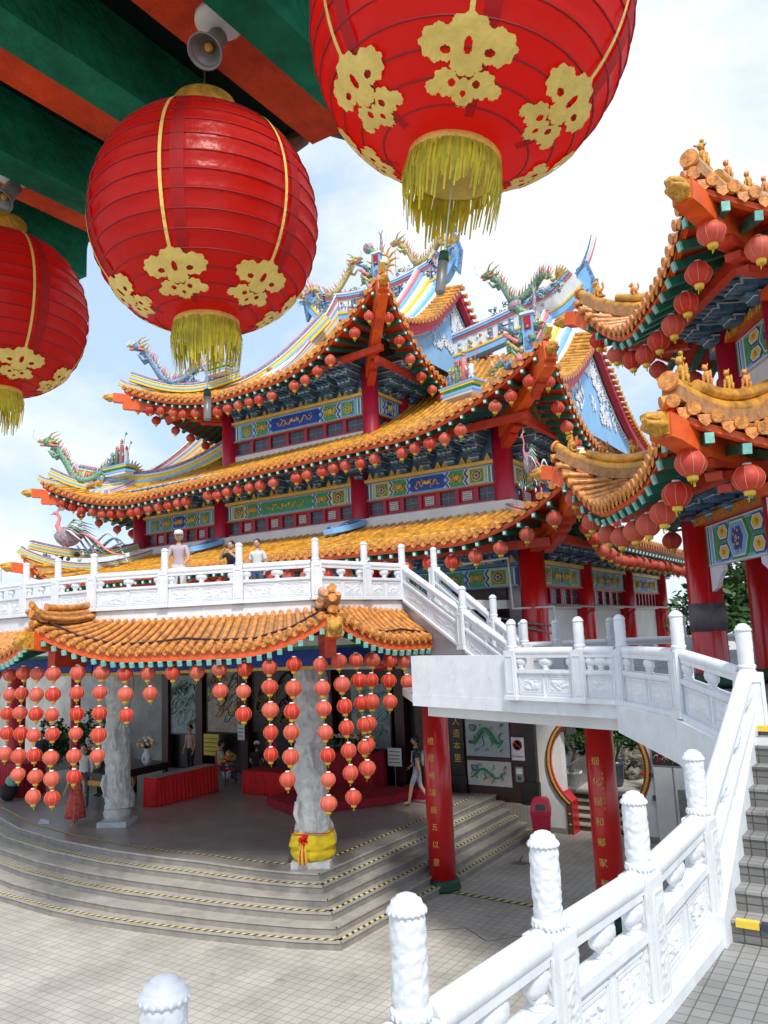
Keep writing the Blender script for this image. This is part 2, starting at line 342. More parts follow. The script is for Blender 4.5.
def phoenix(name,parent,loc,rz,k,label=None):
    b=MB([purple,teal,pink,edge,dyel,dblue])
    b.ball((0,0,.28*k),(.17*k,.09*k,.12*k),purple,12,9,.3,1)
    b.tube([(-.08*k,0,.32*k),(-.14*k,0,.42*k),(-.11*k,0,.5*k),(-.14*k,0,.56*k)],[.045*k,.028*k,.02*k,.02*k],7,pink)
    b.ball((-.16*k,0,.57*k),(.035*k,.022*k,.025*k),pink,7,5); b.tube([(-.18*k,0,.57*k),(-.23*k,0,.55*k)],[.012*k,.002*k],5,dyel)
    for a in range(4): b.tube([(-.15*k,0,.59*k),(-.1*k+a*.02*k,0,.66*k-a*.015*k)],[.008*k,.004*k],4,[pink,teal][a%2])
    for s in(-1,1):
        for a in range(6):
            b.tube([(0,s*.06*k,.36*k),(.12*k,s*(.12+a*.02)*k,(.46-a*.03)*k),(.26*k,s*(.14+a*.02)*k,(.42-a*.045)*k)],[.02*k,.022*k,.004*k],5,[teal,purple,edge][a%3],flat=.5)
        b.tube([(-.02*k,s*.03*k,.24*k),(-.02*k,s*.03*k,.1*k)],[.012*k,.01*k],5,dyel)
    for a in range(5):
        y=(a-2)*.03*k; pts=[((.08+.62*t)*k,y,(.3-.26*t+ (.05+.03*a)*sin(t*6+a))*k+ .0) for t in [i/14 for i in range(15)]]
        b.tube(pts,[.035*k*(1-abs(t-.5)) for t in [i/14 for i in range(15)]],5,[pink,teal,purple,dblue,edge][a],flat=.5)
    for i in range(30):
        rr=random.Random(i); x=rr.uniform(-.45,.35)*k; z=rr.uniform(-.03,.08)*k; b.ball((x,rr.uniform(-.03,.03)*k,z),.028*k*rr.uniform(.6,1.2),[teal,edge,purple,dblue,leafd][i%5],6,4,.5,i)
    o=b.build(name,parent,loc,(0,0,rz)); 
    if label:o['label']=label
    return o
def figures(name,parent,loc,rz,k):      # little stage of opera figures with pennants
    b=MB([lblue,yellow,pgreen,pink,white,dblue,orange]); 
    b.box(-.5*k,.5*k,-.18*k,.18*k,0,.07*k,white); b.box(-.56*k,.56*k,-.2*k,.2*k,.07*k,.13*k,lblue); b.box(-.48*k,.48*k,-.17*k,.17*k,.13*k,.22*k,pgreen); b.box(-.58*k,.58*k,-.21*k,.21*k,.22*k,.28*k,yellow); b.box(-.62*k,.62*k,-.22*k,.22*k,.28*k,.32*k,lblue)
    rr=random.Random(int(k*99))
    for i,x in enumerate((-.38,-.12,.12,.36)):
        h=(.5,.7,.95,.62)[i]*k; c=[dblue,teal,pink,white][i]
        b.lathe([(.1*k,0),(.07*k,h*.45),(.08*k,h*.6),(.04*k,h*.75)],(x*k,0,.32*k),8,c); b.ball((x*k,0,.32*k+h*.82),.05*k,skin,7,5); b.lathe([(.055*k,0),(.05*k,.04*k),(.0,.12*k)],(x*k,0,.32*k+h*.86),6,[dyel,orange][i%2])
        for s in(-1,1): b.tube([(x*k,s*.05*k,.32*k+h*.6),(x*k-.1*k,s*.09*k,.32*k+h*.5),(x*k-.14*k,s*.06*k,.32*k+h*.7)],.022*k,5,c)
        b.tube([(x*k+.05*k,0,.32*k+h*.4),(x*k+.18*k,0,.32*k+h*1.15)],.01*k,4,dyel); p=(x*k+.16*k,0,.32*k+h*1.05); b.poly([p,(p[0]+.12*k,0,p[2]+.04*k),(p[0]+.03*k,0,p[2]+.14*k)],(0,.01*k,0),[orange,dblue,pgreen,pink][i])
    for i in range(24): b.ball((rr.uniform(-.5,.5)*k,rr.uniform(-.1,.1)*k,.3*k+rr.uniform(0,.25)*k),.035*k,[teal,edge,purple,dyel][i%4],6,4,.6,i)
    return b.build(name,parent,loc,(0,0,rz))
def beast(name,parent,loc,rz,k,kind=0):
    b=MB([goldd if kind%2==0 else tile_lt]); 
    b.ball((.02*k,0,.3*k),(.2*k,.13*k,.2*k),None,9,7,.25,kind); b.ball((-.08*k,0,.42*k),(.13*k,.11*k,.2*k),None,9,7,.25,kind+3)
    b.ball((-.14*k,0,.68*k),(.13*k,.11*k,.13*k),None,9,7,.3,kind+5); b.ball((-.27*k,0,.65*k),(.07*k,.06*k,.05*k),None,7,5)
    for s in(-1,1):
        b.tube([(-.15*k,s*.08*k,.42*k),(-.2*k,s*.09*k,.02*k)],[.06*k,.05*k],7); b.ball((-.23*k,s*.09*k,.03*k),(.07*k,.05*k,.04*k),None,6,4)
        b.tube([(.08*k,s*.1*k,.25*k),(.0,s*.13*k,.12*k),(.06*k,s*.12*k,.02*k)],[.09*k,.07*k,.05*k],7); b.tube([(-.1*k,s*.07*k,.76*k),(-.08*k,s*.09*k,.86*k)],[.04*k,.01*k],5)
    b.tube([(.2*k,0,.25*k),(.3*k,0,.4*k),(.26*k,0,.62*k),(.34*k,0,.72*k)],[.05*k,.05*k,.07*k,.01*k],7)
    if kind==0:
        b.tube([(0,0,.45*k),(0,0,.85*k)],[.09*k,.06*k],8); b.ball((0,0,.95*k),.08*k,None,8,6); b.tube([(0,-.05*k,.75*k),(-.2*k,-.2*k,.7*k)],.035*k,5); b.tube([(0,.05*k,.75*k),(-.2*k,.2*k,.8*k)],.035*k,5)
    b.box(-.3*k,.32*k,-.14*k,.14*k,-.06*k,.03*k)
    return b.build(name,parent,loc,(0,0,rz))
# ------------------------------------------------------------------ painted beam and bracket sets
def frame_T(o, u, n):              # local (a, out, z) to world along direction u with outward normal n
    o=Vector(o); u=Vector(u); n=Vector(n)
    return lambda p: o+u*p.x+n*p.y+Vector((0,0,p.z))
def motif(b, ca, cz, w, h, mt, seed, y=.035):   # gold scrolls: two facing dragons / flowers
    rr=random.Random(seed)
    for s in(-1,1):
        pts=[(ca+s*w*(.06+.36*t),y,cz+h*.22*sin(t*11+seed)) for t in [i/14 for i in range(15)]]
        b.tube(pts,[h*.1*(1-.5*abs(t-.4)) for t in [i/14 for i in range(15)]],5,mt,flat=.4)
        b.ball((ca+s*w*.07,y,cz+h*.08),(h*.16,.012,h*.15),mt,7,5)
        for i in range(5):
            a=ca+s*w*(.1+.3*rr.random()); z=cz+h*(rr.random()-.5)*.62; b.ball((a,y,z),(h*.07,.01,h*.07),mt,5,4)
    b.ball((ca,y,cz),(h*.12,.014,h*.12),mt,8,5)
def painted_beam(parent, T, W, H, seed=0, big=False):
    """decorated lintel panel, local a in 0..W, z in 0..H"""
    b=MB([white,blue2,pgreen,gold,lblue,yellow,edge,blue]); b.T=T
    b.box(0,W,-.06,0,0,H,edge); m=H*.07
    def R(a0,a1,z0,z1,mt,y): b.box(a0,a1,0,y,z0,z1,mt)
    R(0,W,0,m,lblue,.012); R(0,W,H-m,H,lblue,.012)
    def stripes(a0,s):
        for i,(c,wd) in enumerate(((blue2,.16),(white,.08),(pgreen,.14),(white,.06),(lblue,.12))):
            x0=a0; x1=a0+s*wd*H; R(min(x0,x1),max(x0,x1),m*1.1,H-m*1.1,c,.014); a0=x1
        return a0
    def medal(a0,s):
        x1=a0+s*H*1.0; c=(a0+x1)/2; R(min(a0,x1),max(a0,x1),m*1.1,H-m*1.1,yellow if seed%2 else lblue,.014)
        R(c-H*.4,c+H*.4,H*.14,H*.86,pgreen,.02)
        b.lathe([(H*.3,0),(H*.3,.008),(0,.012)],(0,0,0),12,gold) if False else None
        b.T=lambda p:T(Vector((c+p.x,.022+p.z,H/2+p.y))); b.lathe([(H*.31,0),(H*.31,.008),(H*.22,.012)],n=12,mt=gold); b.lathe([(H*.24,.009),(H*.24,.015),(0,.016)],n=12,mt=blue2 if seed%2 else pgreen)
        for k in range(6): b.ball((H*.13*cos(k*1.05),H*.13*sin(k*1.05),.018),(H*.07,H*.07,.012),gold,6,4)
        b.T=T; return x1
    a=stripes(0,1); bb=stripes(W,-1)
    if W>H*5: a=medal(a,1); bb=medal(bb,-1)
    # chevron bands
    def chev(a0,s,cols):
        for i,(c,wd) in enumerate(cols):
            t=H*.16; w_=wd*H*s; y=.016+.003*i
            P=[(a0,y,m),(a0+w_,y,m),(a0+w_+s*t,y,H*.3),(a0+w_,y,H/2),(a0+w_+s*t,y,H*.7),(a0+w_,y,H-m),(a0,y,H-m),(a0+s*t,y,H*.7),(a0,y,H/2),(a0+s*t,y,H*.3)]
            b.add(P,[(0,1,2,9),(9,2,3,8),(8,3,4,7),(7,4,5,6)] if s>0 else [(9,2,1,0),(8,3,2,9),(7,4,3,8),(6,5,4,7)],c); a0+=w_
        return a0
    cols=((blue2,.12),(white,.06),(pgreen,.9 if W>H*5 else .3),(white,.06),(blue2,.1),(lblue,.12),(white,.06))
    a2=chev(a,1,cols); b2=chev(bb,-1,cols)
    if W>H*5:
        for x in((a+H*.7),(bb-H*.7)): motif(b,x,H/2,H*.9,H*.8,gold,seed+3,.045)
    cm=blue2 if (seed%3) else pgreen; t=H*.16
    P=[(a2,.02,H*.1),(b2,.02,H*.1),(b2+0,.02,H*.9),(a2,.02,H*.9)]
    b.add([(a2+t*.6,.044,H*.12),(b2-t*.6,.044,H*.12),(b2+t*.4,.044,H*.3),(b2-t*.4,.044,H/2),(b2+t*.4,.044,H*.7),(b2-t*.6,.044,H*.88),(a2+t*.6,.044,H*.88),(a2-t*.4,.044,H*.7),(a2+t*.4,.044,H/2),(a2-t*.4,.044,H*.3)],[(0,1,2,9),(9,2,3,8),(8,3,4,7),(7,4,5,6)],cm)
    R(a2+t,b2-t,m,H-m,lblue,.02)
    motif(b,(a2+b2)/2,H/2,(b2-a2)*.85,H*.75,gold,seed,.055)
    return b.build('painted_beam',parent)
def bracket_mesh(W=.8,H=.85,D=1.1,tiers=4):
    b=MB([blue,edge,gold,redor]); 
    for k in range(tiers):
        t=k/(tiers-1); w=W*(.22+.74*t); d=D*(.18+.82*t); z=H*k/tiers; h=H/tiers
        b.box(-w/2,w/2,0,d,z+h*.28,z+h*.86,blue); b.box(-w/2-.012,w/2+.012,-.0,d+.012,z+h*.86,z+h,edge)
        b.box(-w/2-.012,w/2+.012,d-.03,d+.012,z+h*.18,z+h*.3,edge)
        for s in(-1,1): b.box(s*w/2-.016,s*w/2+.016,d-.02,d+.014,z+h*.3,z+h*.86,edge)
        for s in(-1,0,1):
            x=s*w*.42; b.box(x-.05,x+.05,d*.5,d+.07,z,z+h*.3,blue); b.box(x-.058,x+.058,d+.02,d+.08,z+h*.3,z+h*.4,edge)
            b.poly([(x-.035,d,z+h*.3),(x-.035,d+.2,z+h*.5),(x-.035,d+.16,z+h*.75),(x-.035,d,z+h*.8)],(.07,0,0),blue)
    b.add([(-W*.5,.02,0),(-W*.22,.02,0),(-W*.36,.02,H*.26)],[(0,1,2)],gold); b.add([(W*.5,.02,0),(W*.22,.02,0),(W*.36,.02,H*.26)],[(1,0,2)],gold)
    o=b.build('bracket_set'); me=o.data; bpy.data.objects.remove(o); return me
BR=bracket_mesh()
def brackets(parent, o, u, n, length, sp=.82, me=BR, sc=(1,1,1)):
    o=Vector(o); u=Vector(u).normalized(); n=Vector(n); cnt=max(1,round(length/sp)); s=length/cnt
    for i in range(cnt):
        p=o+u*(s*(i+.5)); q=bpy.data.objects.new('bracket_set',me); COL.objects.link(q); q.parent=parent
        q.location=p; q.rotation_euler=(0,0,atan2(n.y,n.x)-pi/2); q.scale=(s/.82*sc[0],sc[1],sc[2])
# ------------------------------------------------------------------ swept bands (ridges)
def sweep(b, path, bands):      # path: list of points ; bands: (z0,z1,halfwidth,mat); sideways is horizontal normal
    path=[Vector(p) for p in path]; n=len(path)
    for (z0,z1,hw,mt) in bands:
        vs=[];fs=[]
        for i,p in enumerate(path):
            d=path[min(i+1,n-1)]-path[max(i-1,0)]; h=Vector((d.x,d.y,0)); 
            if h.length<1e-4: h=Vector((1,0,0))
            h.normalize(); r=Vector((h.y,-h.x,0)); d.normalize(); u=r.cross(d); 
            if u.z<0: u=-u
            vs+= [p+r*hw+u*z0,p-r*hw+u*z0,p-r*hw+u*z1,p+r*hw+u*z1]
        for i in range(n-1):
            for k in range(4): a=i*4+k; c=i*4+(k+1)%4; fs.append((a,c,c+4,a+4))
        fs.append((0,1,2,3)); fs.append((n*4-1,n*4-2,n*4-3,n*4-4)); b.add(vs,fs,mt)
# ------------------------------------------------------------------ the eaves and roofs
class Roof:
    def __init__(s, x0,x1,y0,y1, ez, W, prof, lifts, O=.35, Rc=4., Qr=3.5, tilt=0.):
        s.tilt=tilt; s.G={'l':1.,'r':1.}
        s.x0,s.x1,s.y0,s.y1,s.ez,s.W,s.prof,s.lifts,s.O,s.Rc,s.Qr=x0,x1,y0,y1,ez,W,prof,lifts,O,Rc,Qr
        s.ref=W['f']
    def span(s, side): return (s.x0,s.x1) if side in 'fb' else (s.y0,s.y1)
    def adj(s, side): return (s.W['l'],s.W['r']) if side in 'fb' else (s.W['f'],s.W['b'])
    def lift2(s, side): 
        L=s.lifts; return {'f':(L['fl'],L['fr']),'b':(L['bl'],L['br']),'l':(L['fl'],L['bl']),'r':(L['fr'],L['br'])}[side]
    def cornerness(s, side, t):
        a,b=s.span(side); wa,wb=s.adj(side); la,lb=s.lift2(side)
        ca=max(0,1-(t-a)/wa*s.ref/s.Rc); cb=max(0,1-(b-t)/wb*s.ref/s.Rc)
        return ca**2.1,cb**2.1,la,lb
    def ramp(s,q): return max(0,1-q*s.ref/s.Qr)**1.3
    def pt(s, side, t, q, dz=0, dout=0):
        ca,cb,la,lb=s.cornerness(side,t); rp=s.ramp(max(q,0)); w=q*s.W[side]-dout
        z=s.ez+s.prof(max(q,0)*s.ref if side in 'fb' else max(q,0)*s.ref)+(ca*la+cb*lb)*rp+dz
        if q<0: z+=q*s.ref*.2
        o=s.O*(ca+cb)*rp; tt=t+s.O*(cb-ca)*rp
        if s.tilt:
            X,Y=(t,(s.y0+w if side=='f' else s.y1-w)) if side in 'fb' else ((s.x0+w if side=='l' else s.x1-w),t)
            z+=s.tilt*max(0,(X-s.x0)/(s.x1-s.x0))*max(0,1-max(0,min(Y-s.y0,s.y1-Y))/6.)
        if side=='f': return Vector((tt,s.y0+w-o,z))
        if side=='b': return Vector((tt,s.y1-w+o,z))
        if side=='l': return Vector((s.x0+w-o,tt,z))
        return Vector((s.x1-w+o,tt,z))
    def qmax(s, side, t, top):
        a,b=s.span(side); wa,wb=s.adj(side); da=(t-a)/wa; db=(b-t)/wb
        if side in 'lr': return min(top,da,db)
        if top<=1.0001: return min(top,da,db)
        if da<s.G['l'] and da<=db: return da
        if db<s.G['r']: return db
        return top
def roof_parts(parent, R, sides, top, sp=.27, rib=.07, tm=tile, rafters=True, oh=1.9, raf_sp=.33, ranges={}, capr=.085, rafmul=1., name='roof', board=.19, endm=None):
    """top: dict side->q limit"""
    tl=MB([tm,under,tile_lt]); fb=MB([orange,redor]); rf=MB([green,greenp,redor])
    for side in sides:
        a,b=R.span(side); lo,hi=ranges.get(side,(a,b)); nC=int((b-a)/sp); st=(b-a)/nC
        flip=side in 'fr'
        ts=[a+st*i for i in range(nC+1)]
        m=10 if top[side]>1.5 else 6
        # base sheet
        tsr=[t for t in ts if lo-.01<=t<=hi+.01]
        rows=[[R.pt(side,t,R.qmax(side,t,top[side])*j/m) for j in range(m+1)] for t in ts if lo-.01<=t<=hi+.01]
        for i in range(len(rows)-1):
            ta=tsr[i]; tb=tsr[i+1]; qa=R.qmax(side,ta,top[side]); qb=R.qmax(side,tb,top[side])
            if top[side]>1.5 and side in 'fb' and abs(qa-qb)>1.5:
                wa,wb=R.adj(side); lf=(ta-a)<(b-ta); gq=R.G['l'] if lf else R.G['r']; tg=a+wa*gq if lf else b-wb*gq; qa_lo=qa<qb
                for (t0,t1,qq0,qq1) in ((ta,tg,qa,gq if qa_lo else top[side]),(tg,tb,top[side] if qa_lo else gq,qb)):
                    for j in range(m):
                        tl.add([R.pt(side,t0,qq0*j/m),R.pt(side,t1,qq1*j/m),R.pt(side,t1,qq1*(j+1)/m),R.pt(side,t0,qq0*(j+1)/m)],[(0,1,2,3)],under)
                continue
            for j in range(m):
                tl.add([rows[i][j],rows[i+1][j],rows[i+1][j+1],rows[i][j+1]],[(0,1,2,3)],under)
        outv={'f':(0,-1),'b':(0,1),'l':(-1,0),'r':(1,0)}[side]; outv=Vector((*outv,0))
        for i in range(nC+1):
            t=a+st*i if 0<i<nC else (a+.03 if i==0 else b-.03)
            if not lo-.01<=t<=hi+.01: continue
            q=R.qmax(side,t,top[side])
            n=max(2,int(m*q/ max(top[side],.01)+1))
            if q>.02:
                pts=[R.pt(side,t,q*j/n,rib*.5) for j in range(n+1)]
                tl.tube(pts,rib,6,tm)
            p=R.pt(side,t,0,rib*.5)
            tl.tube([p+outv*.07+Vector((0,0,-.015)),p-outv*.03],capr,9,tile_lt)
            if i<nC:   # drip tile between caps
                c=R.pt(side,min(t+st/2,b),0,0)+outv*.03; sd=Vector((-outv.y,outv.x,0))*st*.42
                tl.add([c-sd,c-sd*.7+Vector((0,0,-.08)),c+Vector((0,0,-.13)),c+sd*.7+Vector((0,0,-.08)),c+sd,c+outv*.02+Vector((0,0,-.04))],[(0,1,2,3,4)],tile_lt)
        # fascia + soffit
        K=max(8,int((hi-lo)/.35)); 
        for i in range(K):
            t0=lo+(hi-lo)*i/K; t1=lo+(hi-lo)*(i+1)/K
            P=[R.pt(side,t,0,dz,-.02) for t in(t0,t1) for dz in(-.07,-board)]; Q=[p-outv*.05 for p in P]
            fb.add(P+Q,[(0,2,3,1),(5,7,6,4),(1,3,7,5),(0,4,6,2)],orange)
            q0=min(1.,R.qmax(side,t0,1)); q1=min(1.,R.qmax(side,t1,1)); so=oh/ R.W[side]; q0=min(so,max(q0,R.qmax(side,t0,99) if top[side]>1 else q0)); q1=min(so,max(q1,R.qmax(side,t1,99) if top[side]>1 else q1))
            fb.add([R.pt(side,t0,.0,-.16),R.pt(side,t1,.0,-.16),R.pt(side,t1,q1,-.16),R.pt(side,t0,q0,-.16)],[(0,1,2,3)],redor)
        if rafters:
            nR=int((b-a)/raf_sp)
            for i in range(1,nR):
                t=a+(b-a)*i/nR
                if not lo<=t<=hi: continue
                q=min(oh/R.W[side], R.qmax(side,t,99 if top[side]>1 else 1)); 
                if q<.04: continue
                p=R.pt(side,t,.0,-.27*rafmul,.0); r=R.pt(side,t,q,-.27*rafmul-.04); d=(p-r).normalized()
                rf.bar(p+d*.0,r,.1*rafmul,.12*rafmul,green); rf.bar(p+d*.0,p+d*.03,(.104 if endm else .06)*rafmul,(.124 if endm else .07)*rafmul,endm or edge)
    o=tl.build(name,parent); fb.build('eave_board',o); 
    if rafters: rf.build('rafters',o)
    return o
def hip_path(R, side, corner, q0, q1, n=14, ext=.25, dz=0):
    a,b=R.span(side); wa,wb=R.adj(side); P=[]
    for i in range(n+1):
        q=q0+(q1-q0)*i/n; t=(a+q*wa) if corner=='a' else (b-q*wb); P.append(R.pt(side,t,q,dz))
    return P
def corner_beam(parent,R,side,corner,q1=.6,w=.26,h=.34,ext=.35,dz=-.42,head=.2):
    P=hip_path(R,side,corner,q1,0,8,dz=dz); b=MB([orange,redor,goldd])
    d=(P[-1]-P[-2]); d.z*=.3; d.normalize(); e=P[-1]+d*ext
    pts=P+[e]
    for i in range(len(pts)-1): b.bar(pts[i],pts[i+1]+ (pts[i+1]-pts[i])*.02,w-.002*i,h-.002*i,orange)
    for k in range(3): b.bar(pts[2]-Vector((0,0,h*.5+.05+.1*k)),pts[6]-Vector((0,0,h*.5+.05+.1*k))-d*.25*k,w*(.9-.15*k),.09,redor)
    o=b.build('corner_beam',parent)
    g=MB([goldd]); g.ball((0,0,0),(head*1.25,head*.62,head*.68),goldd,20,14,.5,3); g.box(-head*1.1,-head*.4,-head*.6,head*.6,-head*.62,head*.62,goldd); g.ball((head*.7,0,head*.25),(head*.5,head*.5,head*.3),goldd,10,7,.7,5); g.tube([(head*.8,0,-head*.25),(head*1.5,0,head*.1)],[head*.3,head*.15],8)
    hd=g.build('beam_head',o,tuple(e+d*head*.5),(0,0,atan2(d.y,d.x))); return e,d
HIPB=[(0,.12,.17,yellow),(.12,.2,.19,lblue),(.2,.34,.15,yellow),(.34,.4,.18,white),(.4,.47,.2,dblue),(.47,.52,.16,pink)]
def scaled(bands,k): return [(a*k,b_*k,c*k,m_) for a,b_,c,m_ in bands]
# ------------------------------------------------------------------ MAIN HALL
hall=empty('temple_hall',(0,0,0),0,'three-tiered temple hall with orange tiled curling roofs and crimson columns behind the white terrace','temple')
def column(parent,x,y,z0,z1,r,mt=crim,name='column'):
    b=MB([mt]); b.lathe([(r*1.02,0),(r,.1),(r*.97,z1-z0)],(0,0,0),20,mt); return b.build(name,parent,(x,y,z0))
def facade(parent,o,u,n,W,zs,kind,seed,nwin=7):
    """zs: white0, win0, win1/beam0, beam1, top"""
    w0,a0,a1,b1=zs; o=Vector((o[0],o[1],0)); u=Vector(u); n=Vector(n)
    T=frame_T(o,u,n)
    b=MB([whitew,crim,gold]); b.T=T
    b.box(0,W,-.25,-.08,w0,b1+1.1,crim); b.box(0,W,-.08,.02,w0,a0-.03,whitew)
    b.box(0,W,-.08,.05,a0-.03,a0+.01,crim); b.box(0,W,-.08,.03,a1-.04,a1,crim)
    b.build('wall',parent)
    tr=MB([gold,goldd]); tr.T=T; tr.box(-.05,W+.05,-.05,.16,b1,b1+.1,gold); tr.box(-.05,W+.05,-.05,.1,a1-.0,a1+.03,goldd); tr.build('gilt_moulding',parent)
    painted_beam(parent,frame_T(o+n*.05+Vector((0,0,a1+.03)),u,n),W,b1-a1-.04,seed)
    s=W/nwin
    for i in range(nwin):
        f_=MB([crim,dark,edge,whitew]); f_.T=T; x0=i*s+.03; x1=(i+1)*s-.03
        vent = kind==1 and i%2==1
        f_.box(x0,x1,-.08,-.05,a0+.01,a1-.04,crim if vent else dark)
        for xx in((x0-.03,x0+.03),(x1-.03,x1+.03)): f_.box(xx[0],xx[1],-.07,.02,a0+.011,a1-.041,crim)
        if vent:
            f_.box(x0+s*.22,x1-s*.22,-.05,-.01,a0+.08,a1-.11,edge)
            for k in range(4): f_.box(x0+s*.25,x1-s*.25,-.01,.012,a0+.1+k*(a1-a0-.2)/4,a0+.13+k*(a1-a0-.2)/4,grey)
        else:
            f_.box(x0+.05,x1-.05,-.05,-.044,(a0+a1)/2-.012,(a0+a1)/2+.0,grey); f_.box((x0+x1)/2-.006,(x0+x1)/2+.006,-.05,-.043,a0+.02,a1-.05,grey)
        f_.build('window',parent)
A=(-1,0,0); Nf=(0,-1,0); Nr=(1,0,0)
# ---- tier 2 (middle storey)
t2=empty('middle_storey',parent=hall)
cx2=[-8.96,-13.9,-19.9,-24.2]
for x in cx2: column(t2,x,20.38,8.6,11.0,.29)
for y in (22.6,26,30.6): column(t2,-8.96,y,8.6,11.0,.29)
for i,(xa,xb) in enumerate(zip(cx2[:-1],cx2[1:])):
    facade(t2,(xa-.26,20.42),A,Nf,xa-xb-.52,(8.75,8.93,9.38,9.96),1,[1,3,2][i],[7,9,7][i])
facade(t2,(-8.92,20.7),(0,1,0),Nr,9.6,(8.75,8.93,9.38,9.96),1,1,11)
b=MB([blue]); b.box(-24.3,-8.9,20.45,20.6,10.06,11.3); b.box(-9.1,-8.93,20.6,30.6,10.06,11.3); b.build('bracket_wall',t2)
brackets(t2,(-9.3,20.36,10.08),A,Nf,14.6); brackets(t2,(-8.9,20.7,10.08),(0,1,0),Nr,6.5)
def prof2(w): return .4*w+.036*w*w
R2=Roof(-26.5,-6.85,18.3,32.9,10.2,{'f':.85,'b':.85,'l':.85,'r':.85},prof2,{'fl':1.3,'fr':1.5,'bl':1.4,'br':1.5},.38,4.6,4.5,.65)
D2=7.3/.85
rf2=roof_parts(t2,R2,'fblr',{'f':D2,'b':D2,'l':1,'r':1},.27,.072,tile_y,oh=2.1,name='roof')
# ---- tier 3 (top storey)
t3=empty('top_storey',parent=hall)
b=MB([whitew]); b.box(-19.9,-13.7,20.95,30.5,11.0,13.4); b.build('core_wall',t3)
for x in(-13.65,-19.9): column(t3,x,20.8,10.9,14.0,.27)
column(t3,-13.65,22.7,11.2,14.0,.27); column(t3,-13.65,29,11.2,14,.27)
facade(t3,(-13.9,20.84),A,Nf,5.75,(11.0,11.88,12.36,13.0),0,2,7)
facade(t3,(-13.61,21.05),(0,1,0),Nr,1.4,(11.0,11.88,12.36,13.0),0,1,2); facade(t3,(-13.61,22.95),(0,1,0),Nr,5.8,(11.0,11.88,12.36,13.0),0,1,5)
b=MB([blue]); b.box(-19.9,-13.6,20.9,21.05,13.1,14.3); b.box(-13.75,-13.6,21.05,30,13.1,14.3); b.build('bracket_wall',t3)
brackets(t3,(-13.9,20.8,13.12),A,Nf,5.8); brackets(t3,(-13.6,21.0,13.12),(0,1,0),Nr,5)
def prof3(w): return .4*w+.048*w*w
R3=Roof(-22.7,-12.0,19.0,32.2,13.4,{'f':.75,'b':.75,'l':.75,'r':.75},prof3,{'fl':1.25,'fr':2.1,'bl':1.6,'br':1.8},.38,4.6,4.5,.35)
D3=6.6/.75
R3.G['l']=3.3/.75
rf3=roof_parts(t3,R3,'fblr',{'f':D3,'b':D3,'l':3.3/.75,'r':1},.27,.072,tile_y,oh=1.85,name='roof')
# ---- tier 1 (ground storey)
t1=empty('ground_storey',parent=hall)
for x in(-7.5,-12,-17,-22,-25): column(t1,x,18.4,4.3,7.9,.33,red)
for y in(22.07,26.2,30.6): column(t1,-7.5,y,4.3,7.9,.3,red)
b=MB([whitew]); b.box(-25.3,-8.05,18.9,19.1,4.3,7.4); b.box(-8.0,-7.62,18.75,34,4.1,5.75); b.box(-9.8,-9.55,20.65,34,0,5.0); b.build('base_wall',t1)
for ya,yb,sd in((18.75,21.78,3),(22.36,25.9,2),(26.5,30.3,1)):
    facade(t1,(-7.5,ya),(0,1,0),Nr,yb-ya,(5.75,5.85,6.3,6.84),0,sd,[4,9,5][sd%3])
b=MB([maroon,whitew]); 
for i in range(4):
    x0=-8.4-i*4.2; b.box(x0-3.6,x0,18.75,18.9,4.4,6.3,maroon); b.box(x0-4.2,x0-3.6,18.7,18.9,4.4,6.3,whitew)
b.build('door_screen',t1)
painted_beam(t1,frame_T((-7.9,18.45,6.32),A,Nf),3.7,.5,3); 
b=MB([blue]); b.box(-25,-7.8,18.5,18.65,6.85,8.0); b.box(-7.8,-7.6,18.7,33,6.95,8.0); b.build('bracket_wall',t1)
brackets(t1,(-7.9,18.4,6.92),A,Nf,14,sc=(1,1,.95)); brackets(t1,(-7.46,18.8,6.96),(0,1,0),Nr,13,sc=(1,1,.95))
def prof1(w): return .2*w+.022*w*w
R1=Roof(-24.5,-5.6,16.25,34,7.4,{'f':4.0,'b':4.,'l':1.4,'r':3.3},prof1,{'fl':1.0,'fr':1.25,'bl':.9,'br':.5},.35,3.8,3.9)
rf1=roof_parts(t1,R1,'flr',{'f':1,'l':1,'r':1},.27,.072,tile_y,oh=2.2,name='roof',ranges={'r':(16.25,33.9)})
b=MB([whitew]); b.box(-24.4,-8.6,20.0,20.3,8.4,8.8); b.box(-8.8,-8.55,20.3,31,8.4,8.8); b.build('sill_band',t1)
for x in(-13.75,-19.75):
    b=MB([lblue,white,dblue])          # blue and white cloud ends of the lesser ridges
    b.poly([(x+.35,19.9,8.6),(x-.3,19.9,8.6),(x-.35,19.3,8.4),(x-.6,19.,8.3),(x-.2,18.95,8.3),(x+.0,19.2,8.36),(x+.2,19.5,8.45)],(0,0,.16),lblue)
    b.poly([(x+.2,19.85,8.77),(x-.15,19.85,8.77),(x-.25,19.4,8.6),(x-.0,19.4,8.6)],(0,0,.04),dblue); b.tube([(x-.5,19.05,8.42),(x-.4,19.,8.55),(x-.25,19.05,8.45)],.05,6,dblue)
    b.build('ridge_end',t1)
